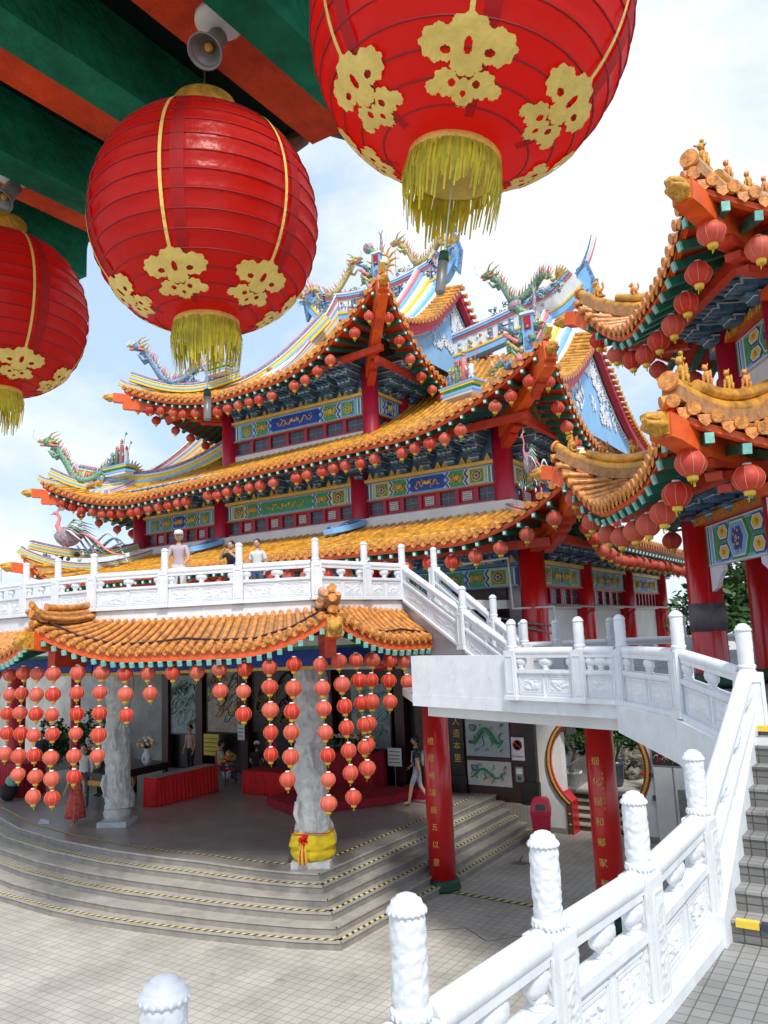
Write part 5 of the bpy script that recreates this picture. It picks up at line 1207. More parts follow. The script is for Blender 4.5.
def bouquet(name,x,y,z,r,label,cols,seed,vase=None,grp='altar flowers'):
    e=empty(name,(x,y,z),0,label,'flowers',grp); rr=random.Random(seed)
    v=MB([vase or white,dblue]); v.lathe([(.07,0),(.13,.1),(.14,.22),(.07,.36),(.06,.42),(.09,.46)],n=16,mt=vase or white)
    for k in range(6): v.ball((.138*cos(k),.138*sin(k),.18),(.03,.03,.05),dblue,6,4)
    v.build('vase',e); f_=MB([leafd]+cols)
    for i in range(70):
        d=Vector((rr.gauss(0,1),rr.gauss(0,1),abs(rr.gauss(0,1))+.2)).normalized()*r*rr.uniform(.5,1); c=Vector((0,0,.5))+d
        if i%3==0: f_.tube([(0,0,.42),c*.6+Vector((0,0,.2)),c],[.01,.02,.004],4,leafd,flat=.3)
        else: f_.ball(c,(.05,.05,.04),cols[i%len(cols)],6,4,.6,i)
    f_.build('blossoms',e); return e
bouquet('flower_vase',-18.6,15.9,1.85,.3,'vase of yellow and white flowers at the right of the black altar',[yellow,white,gold],1)
bouquet('flower_vase',-18.95,15.2,1.85,.3,'vase of pink and yellow flowers at the centre of the black altar',[pink,yellow,white],2)
bouquet('flower_vase',-19.4,14.8,1.85,.36,'largest bouquet of yellow flowers at the left of the black altar',[yellow,pink,edge],3)
bouquet('flower_vase',-17.9,18.4,1.1,.33,'floor bouquet of pale flowers beside the red chair',[edge,yellow,pink],4)
for i in range(7): bouquet('flower_pot',-14.4+.23*i,19.25+.1*(i%2),1.97,.17,'small pot of mixed flowers, '+ordw(i)+' from the left on the crimson offering table',[yellow,white,leaf,pink],10+i,leafd,'flowers on the offering table').scale=(.8,.8,.7)
def chair(x,y,rz,label):
    e=empty('red_chair',(x,y,.9),rz,label,'chair'); b=MB([redcloth]); b.box(-.24,.24,-.24,.24,.42,.5); b.build('seat',e); b=MB([redcloth]); b.lathe([(0,-.03),(.22,-.02),(.24,.02),(0,.05)],(0,0,0),18,redcloth,sy=1.25); o=b.build('backrest',e,(0,.25,.78),(pi/2,0,0))
    for sx in(-1,1):
        for sy in(-1,1): b=MB([black]); b.tube([(sx*.2,sy*.2,0),(sx*.2,sy*.2,.42)],.018,6); b.build('leg',e)
    return e
chair(-18.0,18.5,pi*.95,'round-backed red chair beside the low red table'); 
# ------------------------------------------------------------------ people
def person(name,loc,rz,H,label,top,bottom,hair=hairm,pose='stand',skirt=False,hat=None,sleeves=False,shoes=dark,bag=None,arms=None):
    e=empty(name,loc,rz,label,'person'); k=H/1.7
    J={'pel':(0,0,.93),'spi':(0,.01,1.1),'che':(0,.0,1.28),'nek':(0,0,1.45),'hed':(0,-.015,1.53),
       'shl':(.17,0,1.4),'shr':(-.17,0,1.4),'ell':(.23,.02,1.12),'elr':(-.23,.02,1.12),'hal':(.23,-.1,.88),'har':(-.23,-.1,.88),
       'hil':(.09,0,.88),'hir':(-.09,0,.88),'knl':(.1,-.03,.49),'knr':(-.1,-.0,.49),'anl':(.1,.02,.09),'anr':(-.1,.02,.09),'tol':(.11,-.13,.04),'tor':(-.11,-.13,.04)}
    if pose=='walk': J.update({'knl':(.09,-.16,.52),'anl':(.09,-.24,.1),'tol':(.09,-.38,.07),'knr':(-.09,.06,.48),'anr':(-.09,.28,.14),'tor':(-.09,.2,.03),'hal':(.22,.08,.86),'har':(-.22,-.2,.93)})
    if pose=='sit':
        dz=-.42
        for q in('pel','spi','che','nek','hed','shl','shr','ell','elr','hal','har','hil','hir'): J[q]=(J[q][0],J[q][1],J[q][2]+dz)
        J.update({'knl':(.12,-.42,.47),'knr':(-.12,-.42,.47),'anl':(.12,-.4,.09),'anr':(-.12,-.4,.09),'tol':(.12,-.54,.04),'tor':(-.12,-.54,.04),'hal':(.14,-.28,.58),'har':(-.14,-.28,.58)})
    if arms: J.update(arms)
    R={'pel':.15,'spi':.13,'che':.15,'nek':.055,'hed':.05,'shl':.07,'shr':.07,'ell':.043,'elr':.043,'hal':.03,'har':.03,'hil':.1,'hir':.1,'knl':.06,'knr':.06,'anl':.038,'anr':.038,'tol':.03,'tor':.03}
    E=[('pel','spi'),('spi','che'),('che','nek'),('nek','hed'),('che','shl'),('che','shr'),('shl','ell'),('shr','elr'),('ell','hal'),('elr','har'),('pel','hil'),('pel','hir'),('hil','knl'),('hir','knr'),('knl','anl'),('knr','anr'),('anl','tol'),('anr','tor')]
    ks=list(J); me=bpy.data.meshes.new('body'); me.from_pydata([tuple(Vector(J[q])*k) for q in ks],[(ks.index(a),ks.index(c)) for a,c in E],[]); o=bpy.data.objects.new('b',me); COL.objects.link(o)
    md=o.modifiers.new('s','SKIN'); sv=me.skin_vertices[0].data if me.skin_vertices else None
    if sv is None:
        bpy.context.view_layer.objects.active=o; bm=bmesh.new(); bm.from_mesh(me); bm.verts.layers.skin.verify(); bm.to_mesh(me); bm.free(); sv=me.skin_vertices[0].data
    for i,q in enumerate(ks): sv[i].radius=(R[q]*k,R[q]*k*(.72 if q in('pel','spi','che') else 1)); sv[i].use_root=(q=='pel')
    o.modifiers.new('u','SUBSURF').levels=2
    dg=bpy.context.evaluated_depsgraph_get(); dg.update(); m2=bpy.data.meshes.new_from_object(o.evaluated_get(dg)); bpy.data.objects.remove(o)
    m2.materials.clear()
    for mt in(top,bottom,skin,shoes): m2.materials.append(mt)
    bones=[(Vector(J[a])*k,Vector(J[c])*k,a,c) for a,c in E]
    for p in m2.polygons:
        p.use_smooth=True; c=p.center; best=None;bd=9
        for a,d,na,nc in bones:
            t=max(0,min(1,(c-a).dot(d-a)/(d-a).length_squared)); q=(c-(a+(d-a)*t)).length
            if q<bd: bd=q;best=(na,nc,t)
        na,nc,t=best; kd=na+nc
        if kd in('chenek','spiche','pelspi','cheshl','cheshr'): mi=0
        elif kd=='nekhed': mi=2
        elif kd in('shlell','shrelr'): mi=0 if (sleeves or t<.65) else 2
        elif kd in('ellhal','elrhar'): mi=0 if (sleeves and t<.8) else 2
        elif kd in('pelhil','pelhir'): mi=1
        elif kd in('hilknl','hirknr'): mi=1 
        elif kd in('knlanl','knranr'): mi=1 if bottom not in(SHORTS) else 2
        else: mi=3
        if kd=='pelspi' and t<.3: mi=1
        p.material_index=mi
    bo=bpy.data.objects.new('body',m2); COL.objects.link(bo); bo.parent=e
    h=Vector(J['hed'])*k+Vector((0,-.01,.1))*k; b=MB([skin,hair]); b.ball(h,(.078*k,.095*k,.115*k),skin,16,12)
    b.ball(h+Vector((0,-.1,-.005))*k,(.014*k,.02*k,.022*k),skin,6,5); b.ball(h+Vector((0,-.088,-.045))*k,(.026*k,.012*k,.008*k),pink,6,4)
    for sx in(-1,1): b.ball(h+Vector((sx*.03,-.088,.012))*k,(.012*k,.008*k,.008*k),dark,6,4); b.ball(h+Vector((sx*.08,0,-.005))*k,(.012*k,.022*k,.03*k),skin,6,4)
    b.build('head',e)
    b=MB([hair]); b.ball(h+Vector((0,.022,.028))*k,(.09*k,.1*k,.11*k),hair,16,10,.12,3)
    b.build('hair',e)
    if hat: b=MB([hat]); b.lathe([(.1*k,0),(.102*k,.05*k),(.085*k,.1*k),(0,.125*k)],tuple(h+Vector((0,.01,.035))*k),18,hat); b.poly([tuple(h+Vector((x_,y_,.04))*k) for x_,y_ in((-.075,-.07),(-.06,-.19),(0,-.21),(.06,-.19),(.075,-.07))],(0,0,.012*k),hat); b.build('cap',e)
    if skirt: 
        b=MB([bottom]); b.lathe([(.3*k,.22*k),(.27*k,.5*k),(.19*k,.85*k),(.145*k,1.0*k)],n=26,mt=bottom,sy=.8); b.build('skirt',e)
    for s_,q,pq in((1,'hal','ell'),(-1,'har','elr')):       # hands with fingers
        w=Vector(J[q])*k; d=(w-Vector(J[pq])*k).normalized(); sd=d.cross(Vector((0,1,0))).normalized() if abs(d.y)<.9 else Vector((1,0,0)); b=MB([skin]); b.ball(w+d*.035*k,(.03*k,.03*k,.04*k),skin,8,6)
        for i in range(4): f0=w+d*.06*k+sd*(i-1.5)*.014*k; b.tube([f0,f0+d*.03*k,f0+d*.05*k+Vector((0,-.015,0))*k],[.009*k,.008*k,.006*k],5,skin)
        b.tube([w+d*.02*k+sd*.022*k,w+d*.05*k+sd*.045*k],[.01*k,.007*k],5,skin); b.build('hand',e)
    if bag: b=MB([bag]); b.ball((-.02*k,.17*k,1.18*k),(.15*k,.09*k,.2*k),bag,12,9,.15,2); b.tube([(.13*k,.1*k,1.35*k),(.14*k,-.1*k,1.38*k),(.12*k,-.13*k,1.1*k)],.02*k,6,bag); b.build('backpack',e)
    return e
navy=mat('cloth_navy',(.02,.04,.06),.8,.2,8); gshort=mat('cloth_grey_blue',(.3,.33,.42),.8,.15,8); wshirt=mat('cloth_white_print',(.62,.58,.6),.8,.25,26,col2=(.5,.32,.38)); wcloth=mat('cloth_white',(.62,.62,.6),.8,.1,8); magenta=mat('cloth_magenta',(.42,.02,.1),.8,.15,8); tealc=mat('cloth_teal',(.2,.38,.34),.8,.15,8); blackc=mat('cloth_black',(.012,.012,.015),.8,.2,8); peach=mat('cloth_peach',(.55,.32,.25),.8,.15,8); jeans=mat('cloth_denim',(.05,.08,.14),.8,.2,9)
redprint=mat('cloth_red_print',(.5,.012,.02),.8,.3,14,col2=(.6,.12,.09)); mint=mat('cloth_mint',(.42,.55,.5),.8,.1,8)
SHORTS=(gshort,)
person('person',(-10.9,18.1,.9),radians(-62),1.68,'person in dark top and pale shorts with mint backpack, strolling near the crimson table',navy,gshort,pose='walk',bag=mint,shoes=skin)
person('person',(-17.75,12.95,.9),radians(25),1.5,'person in a long red patterned dress walking at the edge of the stage steps',redprint,redprint,skirt=True,pose='walk',shoes=skin)
person('person',(-19.4,14.4,.9),radians(40),1.66,'masked person in a white shirt standing behind the person in the red dress',wcloth,jeans,sleeves=True)
person('person',(-20.3,15.6,.9),radians(-15),1.65,'person in black standing behind the altar flowers',blackc,blackc,sleeves=True)
person('person',(-20.1,19.0,.9),radians(0),1.62,'person in a peach top standing below the grey-green mural',peach,blackc)
person('person',(-18.05,18.3,.98),radians(150),1.6,'person in a teal shirt seated on the round-backed red chair',tealc,jeans,pose='sit')
person('person',(-17.1,18.9,.9),radians(200),1.6,'person in black with a white cap sitting beside the teal-shirted visitor',blackc,blackc,pose='sit',hat=wcloth)
person('person',(-16.5,18.9,.9),radians(170),1.62,'person in a magenta top seen from behind at the low red table',magenta,blackc,sleeves=True)
person('person',(-24.0,16.2,.9),radians(20),1.66,'person in dark clothes behind the red counter at the left edge',navy,navy,sleeves=True)
draped('draped_table',-23.6,15.0,2.0,.8,.95,'dark red counter at the left edge of the lower hall',mt=crimcloth)
# on the balcony
person('person',(-12.75,11.75,BZ),radians(35),1.62,'person in white cap and patterned shirt leaning on the balcony rail',wshirt,wcloth,pose='stand',hat=wcloth,arms={'hal':(.2,-.3,1.0),'har':(-.16,-.32,1.0),'ell':(.24,-.1,1.1),'elr':(-.23,-.12,1.1)})
person('person',(-11.75,12.3,BZ),radians(10),1.36,'person holding up a phone on the balcony left of the tall post',blackc,blackc,arms={'hal':(.06,-.25,1.45),'har':(-.08,-.25,1.47),'ell':(.26,-.16,1.28),'elr':(-.28,-.14,1.28)})
person('person',(-11.2,12.5,BZ),radians(20),1.36,'person in a light vest on the balcony right of the phone user',wcloth,jeans)
b=MB([blackc,tealc]); b.ball((0,0,.25),(.3,.25,.25),blackc,12,8,.3,1); b.ball((.1,.05,.55),(.2,.18,.18),tealc,10,7,.3,2); tag(b.build('dark_bag',None,(-22.6,14.2,.9)),'dark bag lying on the stage floor at the left edge','bag')
b=MB([white]); 
for i in range(4): b.bar((-.25+.12*i,-.1*i+.1,.012),(.1+.1*i,.12-.06*i,.012),.05,.012)
tag(b.build('paper_scraps',None,(-19.0,12.9,.9)),'white paper scraps lying on the stage edge','paper')
# ------------------------------------------------------------------ moon gate wall
GY=20.3; GC=(-6.9,1.78); GR=1.2
e=empty('moon_gate_wall',(GC[0],GY,0),0,'white wall pierced by a round moon gate with a carved gold rim','wall')
def gate_outline(r,leg,n=48):
    a0=math.asin(leg/r) if leg<r else pi/2; pts=[(-leg,0)]
    for i in range(n+1):
        a=-pi/2-a0-(2*pi-2*a0)*i/n; pts.append((r*cos(a),GC[1]+r*sin(a)))
    pts.append((leg,0)); return pts
inn=gate_outline(GR,.72); outp=gate_outline(GR+.15,.87)
def ring(b,A_,B_,y0,y1,mt,mti=None):
    for i in range(len(A_)-1):
        a,c,d,f_=A_[i],A_[i+1],B_[i+1],B_[i]
        b.add([(a[0],y0,a[1]),(c[0],y0,c[1]),(d[0],y0,d[1]),(f_[0],y0,f_[1])],[(0,1,2,3)],mt)
        b.add([(a[0],y0,a[1]),(c[0],y0,c[1]),(c[0],y1,c[1]),(a[0],y1,a[1])],[(0,1,2,3)],mti or mt); b.add([(d[0],y0,d[1]),(f_[0],y0,f_[1]),(f_[0],y1,f_[1]),(d[0],y1,d[1])],[(0,1,2,3)],mt)
b=MB([brownm,red,goldd]); ring(b,inn,outp,-.06,.4,brownm,red)
for i in range(0,len(inn)-1):
    for t in(.0,.33,.66):
        m_=Vector(inn[i]).lerp(Vector(inn[i+1]),t); o2=Vector(outp[i]).lerp(Vector(outp[i+1]),t); c=(m_+o2)/2; b.ball((c.x,-.07,c.y),(.045,.02,.03),goldd,6,4)
b.build('gate_rim',e)
b=MB([whitew]); X0,X1,ZT=-1.7,4.2,4.05; wl=[]
for p in outp:
    dx=p[0]; dz=p[1]-GC[1]; 
    cand=[]
    if dx<-1e-6: cand.append((X0)/dx)
    if dx>1e-6: cand.append((X1)/dx)
    if dz>1e-6: cand.append((ZT-GC[1])/dz)
    if dz<-1e-6: cand.append((-GC[1])/dz)
    t=min(cand); wl.append((dx*t,GC[1]+dz*t))
for i in range(len(outp)-1):
    a,c,d,f_=outp[i],outp[i+1],wl[i+1],wl[i]; b.add([(a[0],0,a[1]),(c[0],0,c[1]),(d[0],0,d[1]),(f_[0],0,f_[1])],[(0,1,2,3)],whitew)
b.box(X0,-.95,.02,.35,0,ZT); b.box(1.0,X1,.02,.35,0,.6); b.box(1.5,X1,.02,.35,.6,ZT)
b.add([(X0,.006,0),(-.87,.006,0),(-.87,.006,.9),(X0,.006,.9)],[(0,1,2,3)],whitew); b.add([(.87,.006,0),(X1,.006,0),(X1,.006,.9),(.87,.006,.9)],[(0,1,2,3)],whitew); b.add([(X0,.006,ZT-1.3),(X0+.9,.006,ZT-.01),(X0,.006,ZT-.01)],[(0,1,2)],whitew); b.add([(X1-2.5,.009,ZT),(X1,.009,ZT),(X1,.009,0),],[(0,1,2)],whitew)
b.build('wall_face',e)
b=MB([riser_m]); b.box(X0,-.88,-.05,.0,0,.14); b.box(.9,X1,-.05,.0,0,.14); b.build('skirting',e)
b=MB([red,white,black,goldd]); b.box(1.42,2.1,-.08,-.01,1.85,2.6,black); rr=random.Random(4)
for i in range(40):
    x=1.47+rr.random()*.58; z=1.9+rr.random()*.65; b.tube([(x+.05*cos(a),-.09,z+.05*sin(a*1.3)) for a in range(4)],.013,4,[red,white,red,goldd][i%4],flat=.5)
b.build('carved_relief',e)
b=MB([white,dark,grey]); b.box(1.42,1.85,-.06,-.01,.1,1.8,whitew); b.box(1.9,2.3,-.06,-.01,.1,1.8,white); b.box(1.95,2.15,-.08,-.05,.2,1.3,grey); b.box(1.3,1.38,-.06,-.01,1.55,1.65,dark); b.box(1.34,1.42,-.06,-.01,1.0,1.12,dark); b.build('utility_door',e)
# beyond the gate
structure(deck('garden_terrace',[(-9.5,22.0),(-2,22.0),(-2,32),(-9.5,32)],0,.76,court_m,st=True))
for k in range(5):
    b=MB([steps_m,riser_m]); z=.152*(k+1); b.box(-8.1,-3.5,20.8+.24*k,22.2,z-.152,z-.03,brownm); b.box(-8.1,-3.5,20.77+.24*k,22.2,z-.03,z+.005,steps_m); structure(b.build('garden_step'))
deck('garden_back_wall',[(-8,31.9),(6,31.9),(6,32.2),(-8,32.2)],0,3.2,whitew,st=False,label='white boundary wall behind the garden shrubs',cat='wall')
def leafcloud(b,c,r,n,seed,mts,s=.09,shape=(1,1,1)):
    rr=random.Random(seed)
    cl=[(Vector((rr.uniform(-1,1)*shape[0],rr.uniform(-1,1)*shape[1],rr.uniform(-1,1)*shape[2]))*r*.75,rr.uniform(.25,.5)*r) for _ in range(14)]
    for i in range(n):
        cc,cr=cl[rr.randrange(14)]; d=Vector((rr.gauss(0,1),rr.gauss(0,1),rr.gauss(0,1))).normalized()*cr*rr.uniform(.6,1.05); p=Vector(c)+cc+d
        a=Vector((rr.gauss(0,1),rr.gauss(0,1),rr.gauss(0,.6))).normalized(); q=a.orthogonal().normalized(); w=s*rr.uniform(.6,1.3)
        b.add([p-a*w,p+q*w*.45,p+a*w,p-q*w*.45],[(0,1,2,3)],mts[(i*7+rr.randrange(3))%len(mts)])
def tree(name,x,y,z0,h,r,n,seed,label,cat='tree',s=.16,shape=(1,1,.8)):
    e=empty(name,(x,y,z0),0,label,cat); b=MB([bark]); b.tube([(0,0,0),(.1,.05,h*.4),(0,.1,h*.8)],[.14*h/4,.1*h/4,.04],8)
    for k in range(5): a=k*1.26; b.tube([(.05,.03,h*(.3+.08*k)),(r*.4*cos(a),r*.4*sin(a),h*(.5+.08*k)),(r*.75*cos(a),r*.75*sin(a),h*(.65+.07*k))],[.06*h/4,.04*h/4,.015],6)
    b.build('trunk',e); c=MB([leaf,leafd]); leafcloud(c,(0,0,h*.75),r,n,seed,[leaf,leafd,leafd],s,shape); c.build('crown',e); return e
tree('shrub',-8.3,25.2,.76,1.9,1.2,4200,1,'dense dark green shrub seen through the moon gate','shrub',.09)
tree('shrub',-6.7,25.4,.76,2.0,1.3,3600,2,'bright green shrub behind the red plant pot','shrub',.09)
tree('shrub',-7.6,28,.76,3.0,1.8,3600,12,'tall shrub at the back of the gate garden','shrub',.12)
def pot(x,y,z,r,h,mt,label,kind):
    e=empty('plant_pot',(x,y,z),0,label,'plant pot'); b=MB([mt]); b.lathe([(r*.6,0),(r*.75,h*.15),(r,h*.8),(r*1.1,h*.85),(r*1.1,h),(r*.95,h),(r*.9,h*.9),(0,h*.88)],n=24,mt=mt); b.build('pot',e); rr=random.Random(int(x*100)); c=MB([leaf])
    if kind=='palm':
        for i in range(40):
            a=rr.uniform(0,6.3); l=rr.uniform(.5,1.0); c.tube([(0,0,h*.9),(l*.35*cos(a),l*.35*sin(a),h+l*.7),(l*.75*cos(a),l*.75*sin(a),h+l*.75)],[.012,.03,.004],4,leaf,flat=.3)
    else:
        c.tube([(0,0,h*.9),(.15,0,h+.5),(-.1,0,h+1.0),(.05,0,h+1.9)],[.07,.05,.04,.02],7,bark)
        for dx,dz in((-.45,.55),(.4,.95),(-.4,1.35),(.3,1.8),(0,2.1)): leafcloud(c,(dx*.8,0,h+dz),.38,330,int(dz*50),[leaf,leafd],.06,(1,1,.2)); c.tube([(0,0,h+dz-.1),(dx*.7,0,h+dz)],.02,5,bark)
    c.build('foliage',e); return e
pot(-6.1,22.7,.76,.36,.48,red,'big red pot with a leafy palm beyond the moon gate','palm')
pot(-7.25,22.9,.76,.25,.7,dark,'tall dark grey pot beside the rocks beyond the gate','palm')
pot(-8.45,22.6,.76,.28,.4,stone,'stone pot with a cloud-pruned bonsai left of the red pillar','bonsai')
rockm=mat('rock',(.22,.2,.17),.85,.5,7,.8,12)
e=empty('rock_pile',(-7.1,23.8,.76),0,'pile of grey rocks between the two pots','rocks')
for i in range(9):
    b=MB([stone]); rr=random.Random(i); b=MB([rockm]); b.ball((rr.uniform(-.7,.1),rr.uniform(-.1,.4),.15+.2*(i%3)),(.24,.2,.2),rockm,12,9,1.3,i); b.build('rock',e)
def railing(x0,y0,x1,y1,z,label):
    e=empty('steel_railing',(x0,y0,z),0,label,'railing'); d=Vector((x1-x0,y1-y0,0)); b=MB([grey]); b.tube([(0,0,1),d+Vector((0,0,1))],.022,7); b.tube([(0,0,.12),d+Vector((0,0,.12))],.016,6); n=max(2,int(d.length/.12))
    for i in range(n+1): p=d*i/n; b.tube([p,p+Vector((0,0,1))],.01 if i%n else .022,6)
    b.build('rails',e)
railing(-8.05,21.0,-8.3,24,.5,'grey steel railing left of the garden steps'); railing(-5.75,21.0,-5.9,22.2,.6,'short steel railing right of the garden steps')
# litter bin
e=empty('litter_bin',(-8.0,19.1,0),radians(20),'bright red plastic litter bin with a domed lid by the moon gate','bin'); bp_=mat('bin_plastic',(.6,.012,.05),.35,.08,4,coat=.2)
b=MB([bp_]); b.lathe([(.25,0),(.27,.05),(.33,.72),(.35,.74),(.35,.78)],n=4,mt=bp_,smooth=False,ph=pi/4); b.build('body',e)
b=MB([bp_,dark]); b.lathe([(.36,0),(.36,.06),(.3,.26),(.2,.34),(0,.36)],(0,0,.781),4,bp_,False,ph=pi/4); b.build('lid',e)
b=MB([dark]); b.poly([(-.13,-.262,.86),(.13,-.262,.86),(.1,-.225,1.0),(-.1,-.225,1.0)],(0,.01,0),dark); b.build('opening',e)
b=MB([grey]); b.tube([(-7.9,17.4,.01),(-7.8,17.4,.2)],.02,6); b.box(-8.05,-7.7,17.3,17.5,.0,.03); tag(b.build('floor_bracket'),'small grey floor bracket in front of the litter bin','bracket')
# ------------------------------------------------------------------ right pavilion
PC=yw(4.87,12.2); pv=empty('pavilion',(*PC,0),YAW-radians(1.5),'two-tiered pavilion with upturned orange roofs and red columns on the right','pavilion')
# local frame: x right, y ahead; column C at origin
px0,px1,py0,py1=0,5.2,-2.85,2.6
for (x,y) in((0,0),(px1,0),(0,py0),(px1,py0),(1.15,.55)): 
    o=column(pv,x,y,LZ+.02,7.35,.255,red); b=MB([dgreen]); b.lathe([(.33,0),(.35,.06),(.3,.16),(.26,.2)],n=24,mt=dgreen); b.build('column_base',o,(0,0,0))
b=MB([tapeg]); b.lathe([(.268,0),(.272,.2),(.268,.42)],n=30,mt=tapeg); b.build('tape_wrap',pv,(0,0,5.12))
def pv_panel(t,o,u,n,W,z0,z1,seed):
    T=frame_T(o,u,n); b=MB([white,blue2,pgreen,gold,lblue,yellow,goldd,orange]); b.T=T; H=z1-z0
    b.box(0,W,-.12,0,z0,z1,white); b.box(-.15,W+.15,-.2,.14,z1+.02,z1+.14,orange)
    for k in range(int(W/.09)): b.bar((k*.09,.15,z1+.02),(k*.09+.07,.15,z1+.14),.02,.02,goldd,up=(0,1,0))
    for i,(c,w_) in enumerate(((pgreen,.06),(white,.03),(blue2,.05),(white,.03),(lblue,.06))): 
        x=.02+sum(q for _,q in ((pgreen,.06),(white,.03),(blue2,.05),(white,.03),(lblue,.06))[:i]); b.box(x,x+w_,0,.008+.001*i,z0+.02,z1-.02,c); b.box(W-x-w_,W-x,0,.008+.001*i,z0+.02,z1-.02,c)
    b.box(.3,W-.3,0,.006,z0+.02,z0+.06,lblue); b.box(.3,W-.3,0,.006,z1-.06,z1-.02,lblue); b.box(.3,W-.3,0,.004,z0+.06,z1-.06,pgreen)
    x=.3; cw=.75; k=0
    while x+.5<W-.2:
        c=x+cw/2; zc=(z0+z1)/2
        def hexa(s_,sz,mt,y): b.add([(c-s_,y,zc),(c-s_*.6,y,zc+sz),(c+s_*.6,y,zc+sz),(c+s_,y,zc),(c+s_*.6,y,zc-sz),(c-s_*.6,y,zc-sz)],[(0,1,2,3,4,5)],mt)
        big=k%2==1; m1=(pgreen if big else blue2)
        if big: 
            hexa(cw*.52,H*.46,m1,.012); hexa(cw*.46,H*.41,white,.016); hexa(cw*.42,H*.37,(pgreen if (k//2+seed)%2 else lblue),.02); hexa(cw*.26,H*.26,blue2,.024)
            for j in range(14): a=j*.9; b.ball((c+.02*j*cos(a)*.5,.03,zc+.016*j*sin(a)),(.022,.01,.022),gold,6,4)
        else:
            for dz in(-H*.24,H*.24):
                zc=(z0+z1)/2+dz; hexa(cw*.3,H*.2,blue2,.012); hexa(cw*.25,H*.165,white,.016); hexa(cw*.2,H*.13,yellow,.02); b.ball((c,.024,zc),(.05,.01,.04),goldd,6,4)
        x+=cw*(.86 if big else .66); k+=1
    b.build('painted_beam',t)
lo=empty('lower_tier',parent=pv); up_=empty('upper_tier',parent=pv)
pv_panel(lo,(-.0,-.26,0),(0,-1,0),(-1,0,0),2.35,6.08,6.68,0); pv_panel(lo,(-.3,py0-.3,0),(1,0,0),(0,-1,0),5.6,6.08,6.68,1)
for (x,y,dx,dy) in((0,-.3,0,-.5),(0,py0+.3,0,.5),(.3,py0,.5,0)):
    b=MB([white]); b.poly([(x,y,6.07),(x+dx,y+dy,6.07),(x+dx,y+dy,5.98),(x+dx*.7,y+dy*.7,5.9),(x+dx*.4,y+dy*.4,5.75),(x,y,5.7)],(.06 if dy else 0,.06 if dx else 0,0),white); b.build('spandrel',lo)
b=MB([blue,dgreen]); b.box(.1,5.1,-2.6,.7,6.72,7.5,blue); b.box(1.6,5,-1.4,.6,7.5,10.4,dgreen); b.box(.7,4.6,-2.0,.6,9.6,10.4,blue); b.build('core',pv)
BR2=bracket_mesh(.8,.58,.95,4)
brackets(lo,(.08,.2,6.74),(0,-1,0),(-1,0,0),2.9,.8,BR2); brackets(lo,(-.1,py0+.1,6.74),(1,0,0),(0,-1,0),5.2,.8,BR2); brackets(lo,(.2,-.2,6.74),(1,0,0),(0,1,0),3,.8,BR2)
def profp(w): return .34*w+.07*w*w
RL=Roof(-1.5,7.0,-4.0,1.75,7.05,{'f':1.9,'b':1.9,'l':1.9,'r':1.9},profp,{'fl':.5,'fr':.5,'bl':1.3,'br':.9},.25,2.3,2.2)
rfl=roof_parts(lo,RL,'fbl',{'f':1,'b':1,'l':1},.21,.06,tile_n,oh=1.8,raf_sp=.33,capr=.075,rafmul=.9,board=.17,endm=greenp)
for x,y in((.75,-.1),(.75,-1.8),(4.6,-1.8)): column(up_,x,y,7.9,10.4,.22,crim)
pv_panel(up_,(.75,-.3,0),(0,-1,0),(-1,0,0),1.5,9.0,9.55,1); pv_panel(up_,(.6,-2.1,0),(1,0,0),(0,-1,0),4.2,9.0,9.55,0)
b=MB([whitew]); b.box(.82,4.6,-1.95,1.2,8.2,9.0); b.build('parapet',up_)
brackets(up_,(.62,.3,9.6),(0,-1,0),(-1,0,0),2.5,.8,BR2); brackets(up_,(.5,-2.05,9.6),(1,0,0),(0,-1,0),4.2,.8,BR2)
RU=Roof(-.85,6.8,-3.55,1.75,9.9,{'f':2.2,'b':2.2,'l':2.2,'r':2.2},profp,{'fl':.45,'fr':.45,'bl':1.4,'br':.9},.25,2.3,2.2)
rfu=roof_parts(up_,RU,'fbl',{'f':1,'b':1,'l':1},.21,.06,tile_n,oh=1.8,raf_sp=.33,capr=.075,rafmul=.9,board=.17,endm=greenp)
for t,R in((lo,RL),(up_,RU)):
    for side,cn in(('f','a'),('b','a')):
        P_h=hip_path(R,side,cn,.95,.02,10,dz=.05); b=MB([tile_y]); sweep(b,P_h,[(0,.16,.1,under)]); b.tube([p+Vector((0,0,.2)) for p in P_h],.085,10,tile_y); b.tube([p+Vector((0,0,.36)) for p in P_h[:-2]],.075,10,tile_y)
        d=(P_h[-1]-P_h[-2]).normalized(); b.tube([P_h[-1]+Vector((0,0,.2)),P_h[-1]+Vector((0,0,.2))+d*.05],.11,12,tile_lt); b.build('hip_ridge',t)
        for i,q in enumerate((9,7,5,3)):
            p=P_h[q]; beast('ridge_beast',t,tuple(p+Vector((0,0,.42 if q<9 else .3))),atan2(d.y,d.x)+pi,.3 if i else .36,i)
        corner_beam(t,R,side,cn,.75,w=.26,h=.27,ext=.22,dz=-.3,head=.17)
b=MB([redor,crim]); 
for (x,y0,y1,z) in((-.75,-3.3,1.3,7.0),(-.1,-2.9,.9,9.85)): b.bar((x,y0,z),(x,y1,z+.1),.14,.2,redor)
for (x0,x1,y,z) in((-.9,5.6,-3.1,7.0),(-.2,5,-2.7,9.85)): b.bar((x0,y,z),(x1,y,z),.14,.2,redor)
b.build('eave_purlin',pv)
pM=Matrix.Translation((*PC,0))@Matrix.Rotation(YAW-radians(1.5),4,'Z')
def pl(R,side,t,q,dz,lab,grp,d=.33): p=pM@R.pt(side,t,q,dz); lantern(tuple(p),d,lab,grp)
